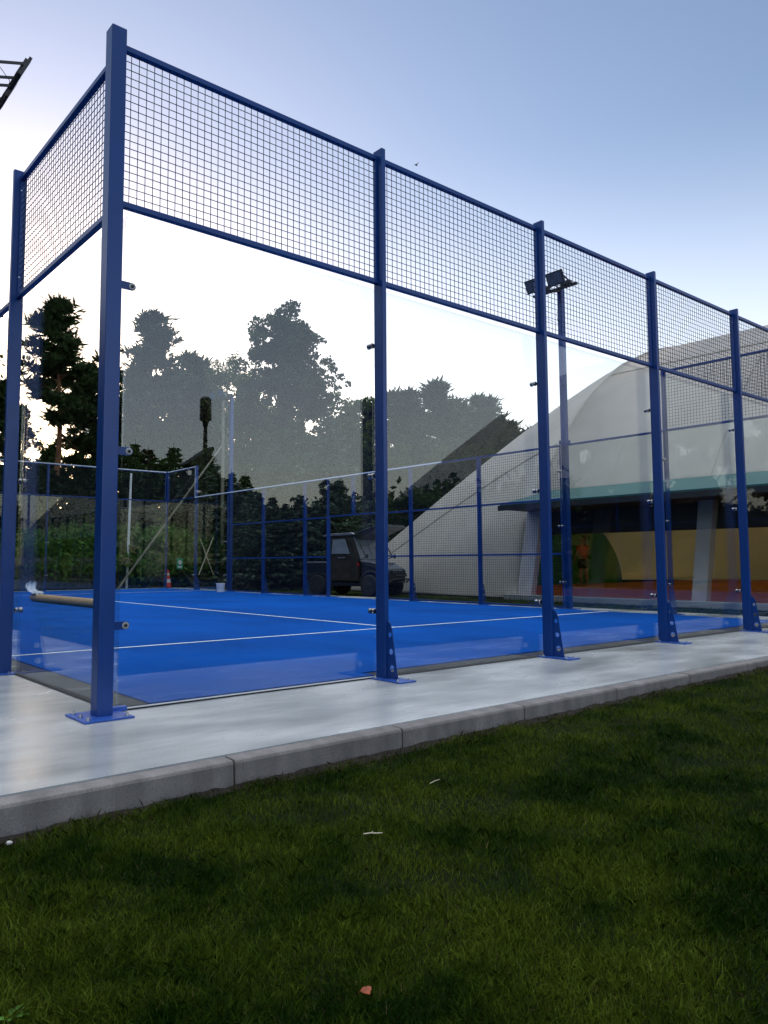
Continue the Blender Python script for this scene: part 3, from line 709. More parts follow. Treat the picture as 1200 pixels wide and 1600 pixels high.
    m = MB(); m.tube([(.85, -.66, .98), (1.25, -.68, .88), (1.30, -.68, .70)], .02, 8); m.build('side_light_bar', 'black_metal', e)
    m = MB(); m.box(.58, .63, -.72, -.66, .92, 1.02); m.build('marker_light', 'tail_red', e)
    return e
uv = utv((11.75, 11.95, -.035), R(-76)); uv.scale = (.87, .87, .87)

# ------------------------------------------------------------------ small things on and round the court
m = MB(); m.lathe((0, 0, 0), (0, 0, 1), [(0, .105), (.23, .128), (.235, .135), (.25, .135), (.25, .12), (.245, .118)], 24); bk = m.build('bucket', 'white_plastic', None, smooth=True)
tag(bk, 'white plastic bucket standing by the foot of the far mast', 'bucket'); bk.location = (9.62, 15.6, .015)
m = MB(); m.tube([(.13 * cos(t), .13 * sin(t) * .4 - .06, .22 - .09 * sin(t)) for t in np.linspace(0, pi, 14)], .003, 6); m.build('handle', 'steel', bk)
m = MB(); m.tube([(.125 * cos(t), .125 * sin(t), .12) for t in np.linspace(0, 2 * pi, 24)], .004, 6); m.build('hoop', 'galv', bk)

cone = empty('traffic_cone', (10.33, 20.5, 0.0), 0, 'red and white traffic cone behind the far glass', 'traffic cone')
m = MB(); m.box(-.16, .16, -.16, .16, 0, .03); m.build('base', 'black_metal', cone, bevel=.006)
prev = .125
for k, (z0, z1, mt_) in enumerate([(.03, .19, 'cone_red'), (.19, .31, 'white_plastic'), (.31, .44, 'cone_red'), (.44, .52, 'white_plastic'), (.52, .64, 'cone_red')]):
    ra, rb = .125 - .10 * (z0 - .03) / .61, .125 - .10 * (z1 - .03) / .61
    m = MB(); m.lathe((0, 0, z0), (0, 0, 1), [(0, ra), (z1 - z0, rb)], 20); m.build('band', mt_, cone, smooth=True)

sg = empty('green_sign', (10.80, 20.55, 0), R(10), 'small green and white sign on a thin stake beside the traffic cone', 'sign')
m = MB(); m.tube([(0, .02, 0), (0, .02, 1.0)], .02, 8); m.build('stake', 'black_metal', sg)
m = MB(); m.box(-.13, .13, -.01, .01, .66, 1.04); m.build('sign_board', 'sign_green', sg)
m = MB(); m.lathe((0, -.0125, .89), (0, -1, 0), [(0, .075), (.003, .075)], 20); m.box(-.09, .09, -.0145, -.0115, .70, .76)
m.build('sign_emblem', 'white_plastic', sg)

roll = empty('cardboard_roll', (3.05, 10.95, .0), 0, 'long brown cardboard tube lying on the blue court, loose film at its end', 'cardboard tube')
A, B = Vector((3.68, 13.6, .10)), Vector((3.76, 10.0, .10))
A0, B0 = A - roll.location, B - roll.location
m = MB(); m.tube([A0, B0], .085, 20); m.build('tube', 'cardboard', roll, smooth=True)
m = MB(); m.tube([A0 + (A0 - B0).normalized() * .003, A0 + (A0 - B0).normalized() * .012], .07, 16); m.build('tube_hole', 'rubber', roll)
m = MB(); dd = (A0 - B0).normalized()
pts = [A0 + dd * -.35 + Vector((0, 0, .09)), A0 + dd * -.1 + Vector((-.03, 0, .12)), A0 + dd * .05 + Vector((-.05, 0, .20)), A0 + dd * .12 + Vector((-.02, 0, .30)), A0 + dd * .10 + Vector((.0, 0, .34))]
V = []
for i, p in enumerate(pts):
    for j, t in enumerate(np.linspace(-1, 1, 7)): V.append(p + Vector((.11 * t, .03 * sin(i * 2 + j * 1.9), .035 * sin(j * 2.3 + i))))
m.add(V, [(i * 7 + j, i * 7 + j + 1, i * 7 + 8 + j, i * 7 + 7 + j) for i in range(4) for j in range(6)])
fl = m.build('loose_film', 'film', roll, smooth=True); sl = fl.modifiers.new('s', 'SOLIDIFY'); sl.thickness = .004

# utility pole with raking strut, thin white pole, crossed stakes
P0 = Vector((13.16, 21.7, -.03))
up_ = empty('utility_pole', P0, 0, 'pale utility pole with a lamp on top and a long slanting strut', 'utility pole')
m = MB(); m.tube([(0, 0, 0), (0, 0, 7.3)], [.075, .055], 12); m.build('pole', 'pale_wood', up_, smooth=True)
sb = Vector((8.5, 20.5, -.03)) - P0
m = MB(); m.tube([sb, (0, 0, 5.5)], [.04, .035], 10); m.build('strut', 'pale_wood', up_, smooth=True)
m = MB(); m.lathe((0, 0, 7.25), (0, 0, 1), [(0, .06), (.08, .08), (.22, .19), (.28, .20), (.31, .05)], 18); m.build('lamp_head', 'galv', up_, smooth=True)
wp = MB(); wp.tube([(9.6, 22.3, -.03), (9.69, 22.3, 4.15)], [.045, .04], 10); o = wp.build('white_pole', 'white_plastic', None, smooth=True)
o.data.transform(Matrix.Translation((-9.6, -22.3, 0))); o.location = (9.6, 22.3, 0)
tag(o, 'thin white pole leaning slightly above the leafy hedge', 'pole')
m = MB(); m.tube([(-.3, 0, 0), (.28, .02, 1.35)], .018, 8); m.tube([(.3, .03, 0), (-.25, 0, 1.25)], .018, 8); o = m.build('crossed_stakes', 'stick', None); o.location = (11.67, 20.2, 0.45)
tag(o, 'pair of thin crossed stakes in the dark hedge behind the step of the fence', 'stakes')

# concrete panel fence and shed
cf = empty('concrete_fence', (-12, 23.4, -.03), R(-1), 'low grey concrete panel fence below the leafy hedge behind the far glass', 'fence')
for k in range(11):
    x = k * 2.05
    m = MB(); m.box(x - .07, x + .07, -.08, .08, 0, 1.22); m.build('fence_post', 'panel_concrete', cf, bevel=.01)
    if k < 10:
        m = MB()
        for j in range(3): m.box(x + .07, x + 1.98, -.03, .03, .01 + j * .37, .36 + j * .37)
        for j in range(9): m.box(x + .09, x + 1.96, -.042, -.0305, .05 + j * .12, .075 + j * .12)
        m.build('fence_panel', 'panel_concrete', cf)

# ------------------------------------------------------------------ vegetation
def leaf_quads(c, size, flat=.0, drn=None, aspect=1.6):
    """c: (n,3) centres -> quads with random orientation"""
    n = len(c); a = rng.normal(size=(n, 3)); 
    if drn is not None: a = drn + a * .45
    a[:, 2] *= (1 - flat); a /= np.linalg.norm(a, axis=1)[:, None]
    b = rng.normal(size=(n, 3)); b -= (b * a).sum(1)[:, None] * a; b /= np.linalg.norm(b, axis=1)[:, None]
    s = size * rng.uniform(.55, 1.3, n)[:, None]
    a = a * s * aspect / 2; b = b * s / 2
    V = np.stack([c - a, c + b * .9 - a * .1, c + a, c - b * .9 - a * .1], 1).reshape(-1, 3)
    return V, np.arange(4 * n).reshape(-1, 4)
def limb(mb, p0, p1, r0, r1, sag=0., n=6):
    p0 = Vector(p0); p1 = Vector(p1); L = (p1 - p0).length
    pts = [p0.lerp(p1, t) + Vector((rnd.uniform(-1, 1), rnd.uniform(-1, 1), rnd.uniform(-1, 1))) * .03 * L * (0 < t < 1) + Vector((0, 0, sag * sin(t * pi))) for t in np.linspace(0, 1, 6)]
    mb.tube(pts, [r0 + (r1 - r0) * t for t in np.linspace(0, 1, 6)], n)
def make_pine(h, crown_from, w, leaves=14000, seed=1, mat='needle', bark='bark_red', size=.13, nb=34, dens=.55):
    global rnd, rng
    rnd = random.Random(seed); rng = np.random.default_rng(seed)
    e = empty('pine_tree')
    m = MB(); lean = rnd.uniform(-.3, .3)
    axis = lambda z: Vector((lean * (z / h) ** 1.5 + .12 * sin(z * .7 + seed), .1 * sin(z * .5 + seed * 2), z))
    m.tube([axis(z) for z in np.linspace(-.2, h * .97, 14)], [.20 * h / 14 * (1 - .85 * t) + .015 for t in np.linspace(0, 1, 14)], 10)
    C = []; Wt = []
    for k in range(nb):
        t = (k + rnd.random()) / nb; z = crown_from + (h - crown_from) * t
        rad = w * ((1 - t) ** .7 + .05) * min(1, .45 + 2.2 * t) * rnd.choice((rnd.uniform(.35, .9), rnd.uniform(.8, 1.4)))
        a = rnd.uniform(0, 2 * pi); d = Vector((cos(a), sin(a), rnd.uniform(-.05, .35) + .5 * t))
        p0 = axis(z - .2); p1 = p0 + d * rad
        limb(m, p0, p1, .05 * (1 - t * .6), .012, sag=.1 * rad)
        for j in range(rnd.randint(5, 9)):
            q = p0.lerp(p1, rnd.uniform(.3, 1.12)) + Vector((rnd.gauss(0, .24), rnd.gauss(0, .24), rnd.gauss(.05, .09))) * rad * .6
            limb(m, p0.lerp(p1, .5), q, .014, .005, n=4)
            C.append(q); Wt.append(rad ** .6 * rnd.uniform(.4, 1.2))
    for k in range(3): limb(m, axis(crown_from * rnd.uniform(.45, .95)), axis(crown_from * .8) + Vector((rnd.uniform(-1, 1), rnd.uniform(-1, 1), .2)) * .9, .02, .006, n=5)
    C = np.array(C); Wt = np.array(Wt); Wt /= Wt.sum()
    pick = rng.choice(len(C), leaves, p=Wt); sp = rng.normal(size=(leaves, 3)) * np.array([.17, .17, .085]) * (w / 3) ** .5 * rng.choice([.6, 1., 1.9], leaves, p=[.4, .4, .2])[:, None] * dens / .55
    dn = sp / np.linalg.norm(sp, axis=1)[:, None] + np.array([0, 0, .35]); V, Fq = leaf_quads(C[pick] + sp, size * 1.0, drn=dn, aspect=4.2)
    m.build('trunk', bark, e, smooth=True); raw_mesh('crown', V, Fq, mat, e)
    return e
def make_broad(h, w, seed=1, leaves=26000, mat='leaf_dark', bark='bark', size=.15, lobes=26, low=.12, cone=False):
    global rnd, rng
    rnd = random.Random(seed); rng = np.random.default_rng(seed)
    e = empty('broadleaf_tree'); m = MB()
    m.tube([(0, 0, -.2), (.05, 0, h * .3), (-.05, .05, h * .55), (0, 0, h * .85)], [.22, .17, .11, .03], 10)
    C = []; RR = []
    for k in range(lobes):
        t = low + (1 - low) * (k + rnd.random()) / lobes; a = rnd.uniform(0, 2 * pi)
        env = w * (sin(min(1, (t - low) / (1 - low) * .92 + .16) * pi) ** .6)
        if cone: env = w * ((1 - t) ** .75 * .95 + .10) * (1 + .16 * sin(t * 17 + a * 2))
        rr_ = env * rnd.uniform(.35, .95) if t < .92 else env * .3
        q = Vector((cos(a) * rr_, sin(a) * rr_, h * (t * .93)))
        limb(m, (0, 0, max(.2, q.z * .6)), q, .06, .012, n=5); C.append(q); RR.append(rnd.uniform(.5, 1.0) * w * (.30 if not cone else .20 * (1.05 - .6 * t)))
        for j in range(4 if not cone else 11):
            C.append(q + Vector((rnd.gauss(0, .8), rnd.gauss(0, .8), rnd.gauss(.15, .6))) * w * (.26 if not cone else .20)); RR.append(rnd.uniform(.22, .55) * w * (.28 if not cone else .165))
    C = np.array(C); RR = np.array(RR); p = RR ** 2; p /= p.sum(); pick = rng.choice(len(C), leaves, p=p); RR = RR
    d = rng.normal(size=(leaves, 3)); d /= np.linalg.norm(d, axis=1)[:, None]
    sp = d * (RR[pick] * rng.uniform(.35, 1.08, leaves) ** .7 * rng.choice([1., 1.25], leaves, p=[.88, .12]))[:, None] * np.array([1, 1, .8])
    c = C[pick] + sp; c[:, 2] = np.maximum(c[:, 2], .05)
    V, Fq = leaf_quads(c, size, aspect=1.3)
    m.build('trunk', bark, e, smooth=True); raw_mesh('crown', V, Fq, mat, e); return e
def make_spruce(h, w, seed=1, mat='needle', leaves=16000, size=.11, droop=.25, low=.04):
    global rnd, rng
    rnd = random.Random(seed); rng = np.random.default_rng(seed)
    e = empty('spruce_tree'); m = MB(); m.tube([(0, 0, -.2), (0, 0, h * .99)], [.035 * h * .5 + .03, .012], 8)
    cs, dr = [], []
    nl = int(h * 5.5)
    tot = 0; br = []
    for k in range(nl):
        t = low + (1 - low) * k / nl; L = w * (1 - t) ** .85 * 1.0 + .08
        nbn = max(4, int(9 * (1 - t) + 4))
        for j in range(nbn):
            a = 2 * pi * (j + rnd.random() * .6) / nbn + k; l = L * rnd.uniform(.7, 1.12)
            d = Vector((cos(a), sin(a), 0)); p0 = Vector((0, 0, h * t)); p1 = p0 + d * l + Vector((0, 0, -droop * l + .30 * l * t))
            br.append((p0, p1, l)); tot += l
    for p0, p1, l in br:
        n = int(leaves * l / tot) + 1; tt = rng.random(n) ** .75; P0 = np.array(p0); D = np.array(p1 - p0)
        c = P0 + D * tt[:, None]; c[:, 2] += .12 * l * tt ** 3 + .02; wd_ = (.16 * l + .05) * (1.1 - .8 * tt)
        perp = np.array([-D[1], D[0], 0]) / max(1e-3, np.hypot(D[0], D[1])); s_ = rng.normal(size=n)
        c = c + perp * (s_ * wd_)[:, None]; c[:, 2] += rng.normal(size=n) * .03 - .06 * np.abs(s_) * wd_
        cs.append(c); dr.append(np.tile(D / np.linalg.norm(D), (n, 1)) + perp * np.sign(s_)[:, None] * .8)
        if l > .3: m.tube([p0, p1], [.012, .004], 4)
    m.tube([(0, 0, h * .98), (0, 0, h * 1.03)], [.015, .004], 5)
    V, Fq = leaf_quads(np.concatenate(cs), size, drn=np.concatenate(dr), aspect=2.4)
    m.build('trunk', 'bark', e, smooth=True); raw_mesh('crown', V, Fq, mat, e); return e
def make_birch(h, w, seed=1, leaves=9000):
    global rnd, rng
    rnd = random.Random(seed); rng = np.random.default_rng(seed)
    e = empty('birch_tree'); m = MB(); m.tube([(0, 0, -.2), (.1, 0, h * .5), (0, .1, h * .97)], [.13, .09, .015], 10)
    cs = []
    for k in range(46):
        t = .35 + .63 * (k + rnd.random()) / 46; a = rnd.uniform(0, 2 * pi); l = w * (1 - (t - .35) / .65) ** .5 * rnd.uniform(.5, 1.1) + .2
        p0 = Vector((.1 * (1 - t), .1 * t, h * t)); p1 = p0 + Vector((cos(a) * l, sin(a) * l, l * .9)); limb(m, p0, p1, .022, .006, n=5)
        n = int(leaves / 46); tt = rng.uniform(.3, 1.08, n); c = np.array(p0) + np.array(p1 - p0) * tt[:, None]
        c += rng.normal(size=(n, 3)) * .14; c[:, 2] -= rng.random(n) ** 2 * .8; cs.append(c)
    V, Fq = leaf_quads(np.concatenate(cs), .085, aspect=1.3)
    m.build('trunk', 'bark_birch', e, smooth=True); raw_mesh('crown', V, Fq, 'leaf_light', e); return e
def make_bush(h, w, seed=1, mat='leaf_hedge', leaves=5000, size=.10):
    global rnd, rng
    rnd = random.Random(seed); rng = np.random.default_rng(seed)
    e = empty('hedge_bush'); m = MB(); cs = []
    for k in range(22):
        a = rnd.uniform(0, 2 * pi); l = w * rnd.random() ** .5; q = Vector((cos(a) * l, sin(a) * l * .7, h * rnd.uniform(.25, .98) * (1 - .25 * (l / w) ** 2)))
        limb(m, (rnd.uniform(-.15, .15), rnd.uniform(-.15, .15), 0), q, .02, .005, n=4)
        n = leaves // 22; d = rng.normal(size=(n, 3)) * np.array([.34, .30, .22]) * w * .62; cs.append(np.array(q) + d)
    c = np.concatenate(cs); c[:, 2] = np.abs(c[:, 2])
    V, Fq = leaf_quads(c, size, aspect=1.8)
    m.build('stems', 'bark', e); raw_mesh('foliage', V, Fq, mat, e); return e
def at(u, v, dist):   # world point at a picture position and horizontal distance (tree tops are read off the photograph)
    d = r2 * ((u - 542.27) / 1198.09) + u2 * ((782.06 - v) / 1198.09) + fw
    t = dist / math.hypot(d.x, d.y); return CAM + d * t
def place(e, u, v, dist, h0, label, cat, group=None, rz=None, cat_name=None, zs=1.0):
    p = at(u, v, dist); z = -.035; s = (p.z - z) / h0
    e.location = (p.x, p.y, z); e.scale = (s * zs, s * zs, s); e.rotation_euler = (0, 0, rnd.uniform(0, 6.28) if rz is None else rz)
    tag(e, label, cat, group); return e

pA = make_pine(14, 7.9, 2.1, seed=3, leaves=13000, nb=50); pB = make_pine(14, 5.0, 2.7, seed=8, leaves=18000, nb=76, bark='bark'); pC = make_pine(10, 2.0, 1.75, seed=15, leaves=15000, nb=80, bark='bark')
pD = make_pine(10, 1.8, 2.0, seed=29, leaves=15000, nb=80, bark='bark')
bA = make_broad(14, 4.7, seed=5, leaves=80000, lobes=74, cone=True, size=.15); bB = make_broad(10, 3.0, seed=6, leaves=26000, mat='leaf_light', size=.14)
bC = make_broad(9, 3.2, seed=12, leaves=30000, size=.16)
sA = make_spruce(6, 2.2, seed=4, mat='needle_blue', leaves=20000, size=.085); sB = make_spruce(6, 1.9, seed=9, leaves=18000, size=.12); sC = make_spruce(5, 1.7, seed=19, leaves=15000, size=.12)
biA = make_birch(12, 2.0, seed=2)
hA = make_bush(1.9, 1.25, seed=3); hB = make_bush(1.7, 1.3, seed=14); hD = make_bush(2.6, 1.5, seed=22, mat='leaf_dark', leaves=7000, size=.12)
used = set()
ORD = 'first second third fourth fifth sixth seventh eighth ninth tenth eleventh twelfth thirteenth fourteenth fifteenth sixteenth seventeenth eighteenth nineteenth'.split()
def inst(src, *a, **k):
    if src.name in used: e = copy_tree(src)
    else: e = src; used.add(src.name)
    return place(e, *a, **k)
GT = 'trees beyond the far end of the court'
inst(pA, 97, 470, 36, 14, 'tall pine with a bare reddish trunk seen through the left glass pane', 'pine', GT, rz=.4)
inst(pB, 236, 492, 40, 14, 'tall feathery pine just right of the thick corner post', 'pine', GT, rz=2.0)
inst(bA, 448, 484, 38, 14, 'largest dark round-headed tree in the middle of the first glass pane', 'tree', GT, rz=.3)
inst(biA, 357, 556, 42, 12, 'thin pale birch between the feathery pine and the big round tree', 'birch', GT, rz=1.)
inst(sA, 511, 640, 27, 6, 'pale blue spruce with raised tips in front of the big round tree', 'spruce', GT, rz=1.1)
e = inst(sA, 428, 690, 27, 6, 'smaller pale blue spruce left of the taller pale spruce', 'spruce', GT, rz=3.3)
inst(sA, 352, 700, 31, 6, 'pale spruce half hidden behind the far floodlight mast', 'spruce', GT, rz=5)
# forest filling: (source, u, v, distance, unscaled height)
rows = [(pD, 146, 575, 41, 10, 'dark pine close against the thick corner post, right of the reddish trunk'),
        (pD, 25, 650, 40, 10, 'low dark pine at the left edge behind the side wall'),
        (pC, 290, 548, 43, 10, 'bushy pine between the feathery pine and the birch'), (pD, 325, 575, 47, 10, None), (pC, 205, 610, 45, 10, None),
        (bB, 545, 618, 46, 10, 'light leafy tree on the right shoulder of the big round tree'), (bB, 388, 575, 48, 10, None),
        (pC, 612, 612, 48, 10, None), (pD, 645, 608, 46, 10, None), (pC, 678, 596, 45, 10, 'highest pine of the group left of the white hall'), (pD, 712, 622, 50, 10, None),
        (pC, 742, 615, 47, 10, None), (pD, 768, 620, 46, 10, None), (pC, 800, 656, 48, 10, None), (pD, 828, 668, 52, 10, None), (pC, 575, 632, 50, 10, None),
        (bC, 690, 690, 40, 9, None), (bC, 620, 700, 39, 9, None), (bC, 560, 690, 38, 9, None), (bC, 760, 700, 42, 9, None)]
k2 = {0: 'one of the backlit pines standing in a row left of the white hall', }
for s_, u, v, d, h0, lab in rows:
    if lab is None:
        if u < 420: lab = {325: 'dark pine just left of the birch', 205: 'low pine close beside the thick corner post', 388: 'light leafy tree between the birch and the big round tree'}[u]
        elif s_ is bC: lab = ORD[(u - 540) // 65] + ' low leafy tree from the left under the backlit pines'
        else: lab = ORD[(u - 560) // 32] + ' backlit pine from the left in the row beside the white hall'
    inst(s_, u, v, d, h0, lab, 'pine' if s_ in (pC, pD) else 'tree', GT)
# dark spruces right behind the court
i = 0
for u in range(-60, 580, 36):
    v = 742 + 26 * sin(u * .07) + (14 if u > 380 else 0); d = 33.5 + 1.5 * sin(u * .21)
    inst((sB, sC)[i % 2], u, v, d, (6, 5)[i % 2], ORD[i] + ' dark spruce from the left in the row behind the court', 'spruce', 'dark spruces behind the court'); i += 1
for u in range(-40, 520, 60):
    inst(bC, u, 705 + 12 * sin(u), 38, 9, ORD[(u + 40) // 60] + ' shaded tree from the left behind the dark spruces', 'tree', 'shaded trees behind the spruces', zs=.8)
# hedge bushes
i = 0
for u in (14, 40, 66, 92, 118, 144, 170, 198, 226, 254, 280):
    inst((hA, hB)[i % 2], u, 832 + 5 * sin(u * 1.3), 29.8 + (i % 3) * .3, (1.9, 1.7)[i % 2], ORD[i] + ' leafy green bush from the left above the concrete fence', 'bush', 'leafy bushes above the fence'); i += 1
for u in range(175, 620, 40):
    inst(hD, u, 846 + 7 * sin(u), 30.5, 2.6, ORD[(u - 175) // 40] + ' dark bush from the left at the foot of the spruces', 'bush', 'dark bushes at the foot of the spruces')
# trees left of the view and behind the camera: they close the horizon and show in the glass
def inst_xy(src, x, y, s, lab, cat, grp):
    if src.name in used: e = copy_tree(src)
    else: e = src; used.add(src.name)
    e.location = (x, y, -.1); e.scale = (s, s, s); e.rotation_euler = (0, 0, rnd.uniform(0, 6)); tag(e, lab, cat, grp); return e
for k in range(15):
    inst_xy((bC, pD, bC, bC)[k % 4], 6 - k * 2.2, 37 + 3 * sin(k * 1.7) - k * .5, (1.55, 1.3, 1.45, 1.6)[k % 4], ORD[k] + ' dark tree left of the view, mirrored in the side glass', 'tree', 'trees left of the court')
for k in range(16):  # rows added out of view to keep low sky out of far-glass reflections
    inst_xy((bC, bB)[k % 2], -15 - 2.5 * sin(k * 2.3), -8 + k * 3.0, (1.05, .9)[k % 2], ORD[k] + ' leafy tree of the added unseen west row blocking low sky', 'tree', 'added trees along the west side')
    inst_xy(hD, -11.5 - .8 * sin(k * 1.3), -9 + k * 2.6, 1.2, ORD[k] + ' tall bush of the added unseen west row blocking low sky', 'bush', 'added bushes along the west side')
for k in range(18):
    a = R(180 + k * 10); d = 44 + 6 * sin(k * 2.1)
    inst_xy((pC, bC, sB)[k % 3], -1.8 + d * cos(a), 2 + d * sin(a), (.75, .7, 1.1)[k % 3], ORD[k] + ' tree of the ring behind the photographer', 'tree', 'trees behind the photographer')
for k in range(15):
    inst_xy((hA, hB)[k % 2], 4.2 - k * 1.25, 24.4 + .3 * sin(k * 2), 1.0, ORD[k] + ' leafy bush left of the view, mirrored in the side glass', 'bush', 'leafy bushes left of the view')
    inst_xy((sB, sC)[k % 2], 5.5 - k * 1.9, 30 + .8 * sin(k * 3), .75, ORD[k] + ' dark spruce left of the view, mirrored in the side glass', 'spruce', 'dark spruces left of the view')
i = 0
for u, v in [(178, 712), (196, 700), (212, 692), (232, 700), (252, 716), (272, 698), (288, 730), (345, 745), (362, 738), (384, 742), (405, 768), (425, 776), (446, 786), (470, 772), (492, 782), (515, 790), (535, 800)]:
    p = at(u, v, 37); s_ = (sB, sC)[i % 2]; e = copy_tree(s_) if s_.name in used else s_; used.add(s_.name)
    h = p.z + .1; sc = h / (6, 5)[i % 2]; e.location = (p.x, -p.y, -.1); e.scale = (sc, sc, sc); e.rotation_euler = (0, 0, i * 1.7)
    tag(e, ORD[i] + ' dark spruce from the left mirrored in the first glass pane', 'spruce', 'spruces mirrored in the glass'); i += 1
    e2 = copy_tree(bC); e2.location = (p.x + 1, -p.y - 4, -.1); e2.scale = (h / 12,) * 3; tag(e2, 'low leafy tree behind the ' + ORD[i - 1] + ' spruce of the mirrored row', 'tree', 'leafy trees behind the mirrored spruces')

for k in range(13):  # hedge added out of view to darken what the near glass reflects
    e = inst_xy(hD, 11.9 + .25 * sin(k * 2.1), -6.4 - 1.45 * k, 1.12 - .022 * k, ORD[k] + ' bush of an added unseen hedge that darkens the glass reflections', 'bush', 'added dark hedge south of the court, out of view')
# street lamps behind the camera, seen as dark mirror images
def street_lamp(u, v, dist, label, big=True):
    p = at(u, v, dist); e = empty('street_lamp', (p.x, -p.y, -.1), 0, label, 'street lamp'); h = p.z + .1
    m = MB(); m.tube([(0, 0, 0), (0, 0, h * .55), (0, 0, h * .9)], [.09, .08, .045], 10); m.build('pole', 'black_metal', e)
    m = MB()
    if big:
        m.lathe((0, 0, h * .84), (0, 0, 1), [(0, .06), (.16, .09), (.22, .165), (.78, .155), (.84, .09)], 14); m.build('lamp_head', 'black_metal', e, smooth=True)
        m = MB(); m.tube([(-1.1, 0, h * .42), (-.05, 0, h * .66)], .06, 8); m.build('brace', 'black_metal', e)
    else:
        m.prism([(-.35, -.3, h * .88), (.55, -.3, h * 1.02), (.60, -.3, h * 1.0), (.45, -.3, h * .93), (.1, -.3, h * .85)], (0, .5, 0)); m.build('lamp_head', 'black_metal', e, bevel=.03)
    return e
l1 = street_lamp(322, 618, 21, 'black street lamp with a slanting brace mirrored in the first glass pane')
street_lamp(303, 700, 23, 'small street lamp with a tilted head, mirrored beside the braced lamp', False)
a_ = at(322, 738, 21); b_ = at(150, 725, 26); m = MB()
pts = [Vector((a_.x + (b_.x - a_.x) * t, -(a_.y + (b_.y - a_.y) * t), a_.z + (b_.z - a_.z) * t - .35 * sin(t * pi))) for t in np.linspace(0, 1, 12)]
m.tube(pts, .018, 6); tag(m.build('overhead_cable', 'cable'), 'thin sagging cable tied to the mirrored street lamp', 'cable')

# ------------------------------------------------------------------ grass blades
rng = np.random.default_rng(77); rnd = random.Random(99)
def blades(n, sampler, hmin, hmax, wd, mat, name, lean=.55):
    xy = sampler(n); n = len(xy)
    x, y = xy[:, 0], xy[:, 1]; z = lawn_h(x, y) - .004
    clump = np.sin(x * 9.1 + 2 * np.sin(y * 7.3)) * np.sin(y * 8.7 + 1.5 * np.sin(x * 5.9)) * .38 + .92
    h = rng.uniform(hmin, hmax, n) * clump; a = rng.uniform(0, 2 * pi, n); w = wd * rng.uniform(.6, 1.3, n)
    b = rng.uniform(0, 2 * pi, n); L = h * rng.uniform(.1, 1, n) ** 1.2 * lean * 2
    lx, ly = np.cos(b) * L, np.sin(b) * L; wx, wy = np.cos(a) * w, np.sin(a) * w
    V = np.zeros((n, 5, 3))
    V[:, 0] = np.stack([x - wx, y - wy, z], 1); V[:, 1] = np.stack([x + wx, y + wy, z], 1)
    V[:, 2] = np.stack([x + wx * .7 + lx * .4, y + wy * .7 + ly * .4, z + h * .62], 1)
    V[:, 3] = np.stack([x + lx, y + ly, z + h * rng.uniform(.75, 1, n)], 1)
    V[:, 4] = np.stack([x - wx * .7 + lx * .4, y - wy * .7 + ly * .4, z + h * .62], 1)
    o = raw_mesh(name, V.reshape(-1, 3), np.arange(5 * n).reshape(-1, 5), mat); o['kind'] = 'stuff'; return o
def samp(n, bias=1.9):
    # in the wedge the camera can see, denser near the camera
    m = n * 3
    az = rng.uniform(R(18), R(92), m); d = 1.15 + 9.5 * rng.random(m) ** bias
    x = CAM.x + d * np.cos(az); y = CAM.y + d * np.sin(az)
    ok = (y < -1.40) & (x > -3.3); x, y = x[ok], y[ok]
    patch = np.sin(x * 3.3 + 1.7 * np.sin(y * 2.9)) * np.sin(y * 4.1 + np.sin(x * 2.3)) + rng.normal(size=len(x)) * .35
    edge = (y > -1.415 + .03 * np.sin(x * 5) + .02 * np.sin(x * 13)) & (rng.random(len(x)) < .5)
    ok = (patch > -.9) & ~edge; return np.stack([x[ok], y[ok]], 1)[:n]
o = blades(400000, samp, .016, .044, .0014, 'blade', 'grass'); tag(o, 'short dark green lawn grass in front of the kerb', 'grass')
o = blades(16000, samp, .015, .038, .0008, 'dry', 'dry_grass', .6); tag(o, 'thin dry straw blades mixed into the lawn', 'grass')
def samp_left(n):
    x = -1.25 - 9 * rng.random(n) ** 1.6; y = rng.uniform(-7, 14, n); return np.stack([x, y], 1)
o = blades(120000, samp_left, .02, .05, .0030, 'blade', 'grass'); tag(o, 'lawn grass along the left side of the concrete slab', 'grass')
def samp_far(n):
    x = rng.uniform(10.8, 12.8, n); y = rng.uniform(-6, 16, n); return np.stack([x, y], 1)
o = blades(16000, samp_far, .02, .05, .006, 'blade', 'grass'); tag(o, 'strip of grass between the court and the white hall', 'grass')

def lawn_pt(u, v, z=-.125):
    d = r2 * ((u - 542.27) / 1198.09) + u2 * ((782.06 - v) / 1198.09) + fw; t = (z - CAM.z) / d.z; return CAM + d * t
# fallen things on the lawn
p = lawn_pt(570, 1550, -.09); m = MB()
ring = [(.020 * cos(t) * (1 + .25 * cos(3 * t)), .016 * sin(t) * (1 + .2 * cos(5 * t)), .004 * sin(2 * t) + .006 * cos(t) ** 2) for t in np.linspace(0, 2 * pi, 18)[:-1]]
m.add([(0, 0, .0)] + ring, [(0, i + 1, (i + 1) % 17 + 1) for i in range(17)]); lf = m.build('fallen_leaf', 'orange_leaf'); lf.location = p; lf.scale = (.75,) * 3
sl = lf.modifiers.new('s', 'SOLIDIFY'); sl.thickness = .0008; tag(lf, 'small orange leaf fallen in the grass at the bottom of the view', 'leaf')
p = lawn_pt(584, 1303, -.095); m = MB(); m.tube([(-.055, .01, 0), (-.02, 0, .006), (.02, -.004, .004), (.05, .01, 0)], [.003, .0035, .003, .002], 6); m.tube([(-.015, 0, .006), (.0, .022, .008)], [.002, .001], 5)
o = m.build('twig', 'stick', smooth=True); o.location = p; o.scale = (.65,) * 3; o.rotation_euler = (0, 0, -.5); tag(o, 'short bleached twig lying on the lawn below the kerb', 'twig')
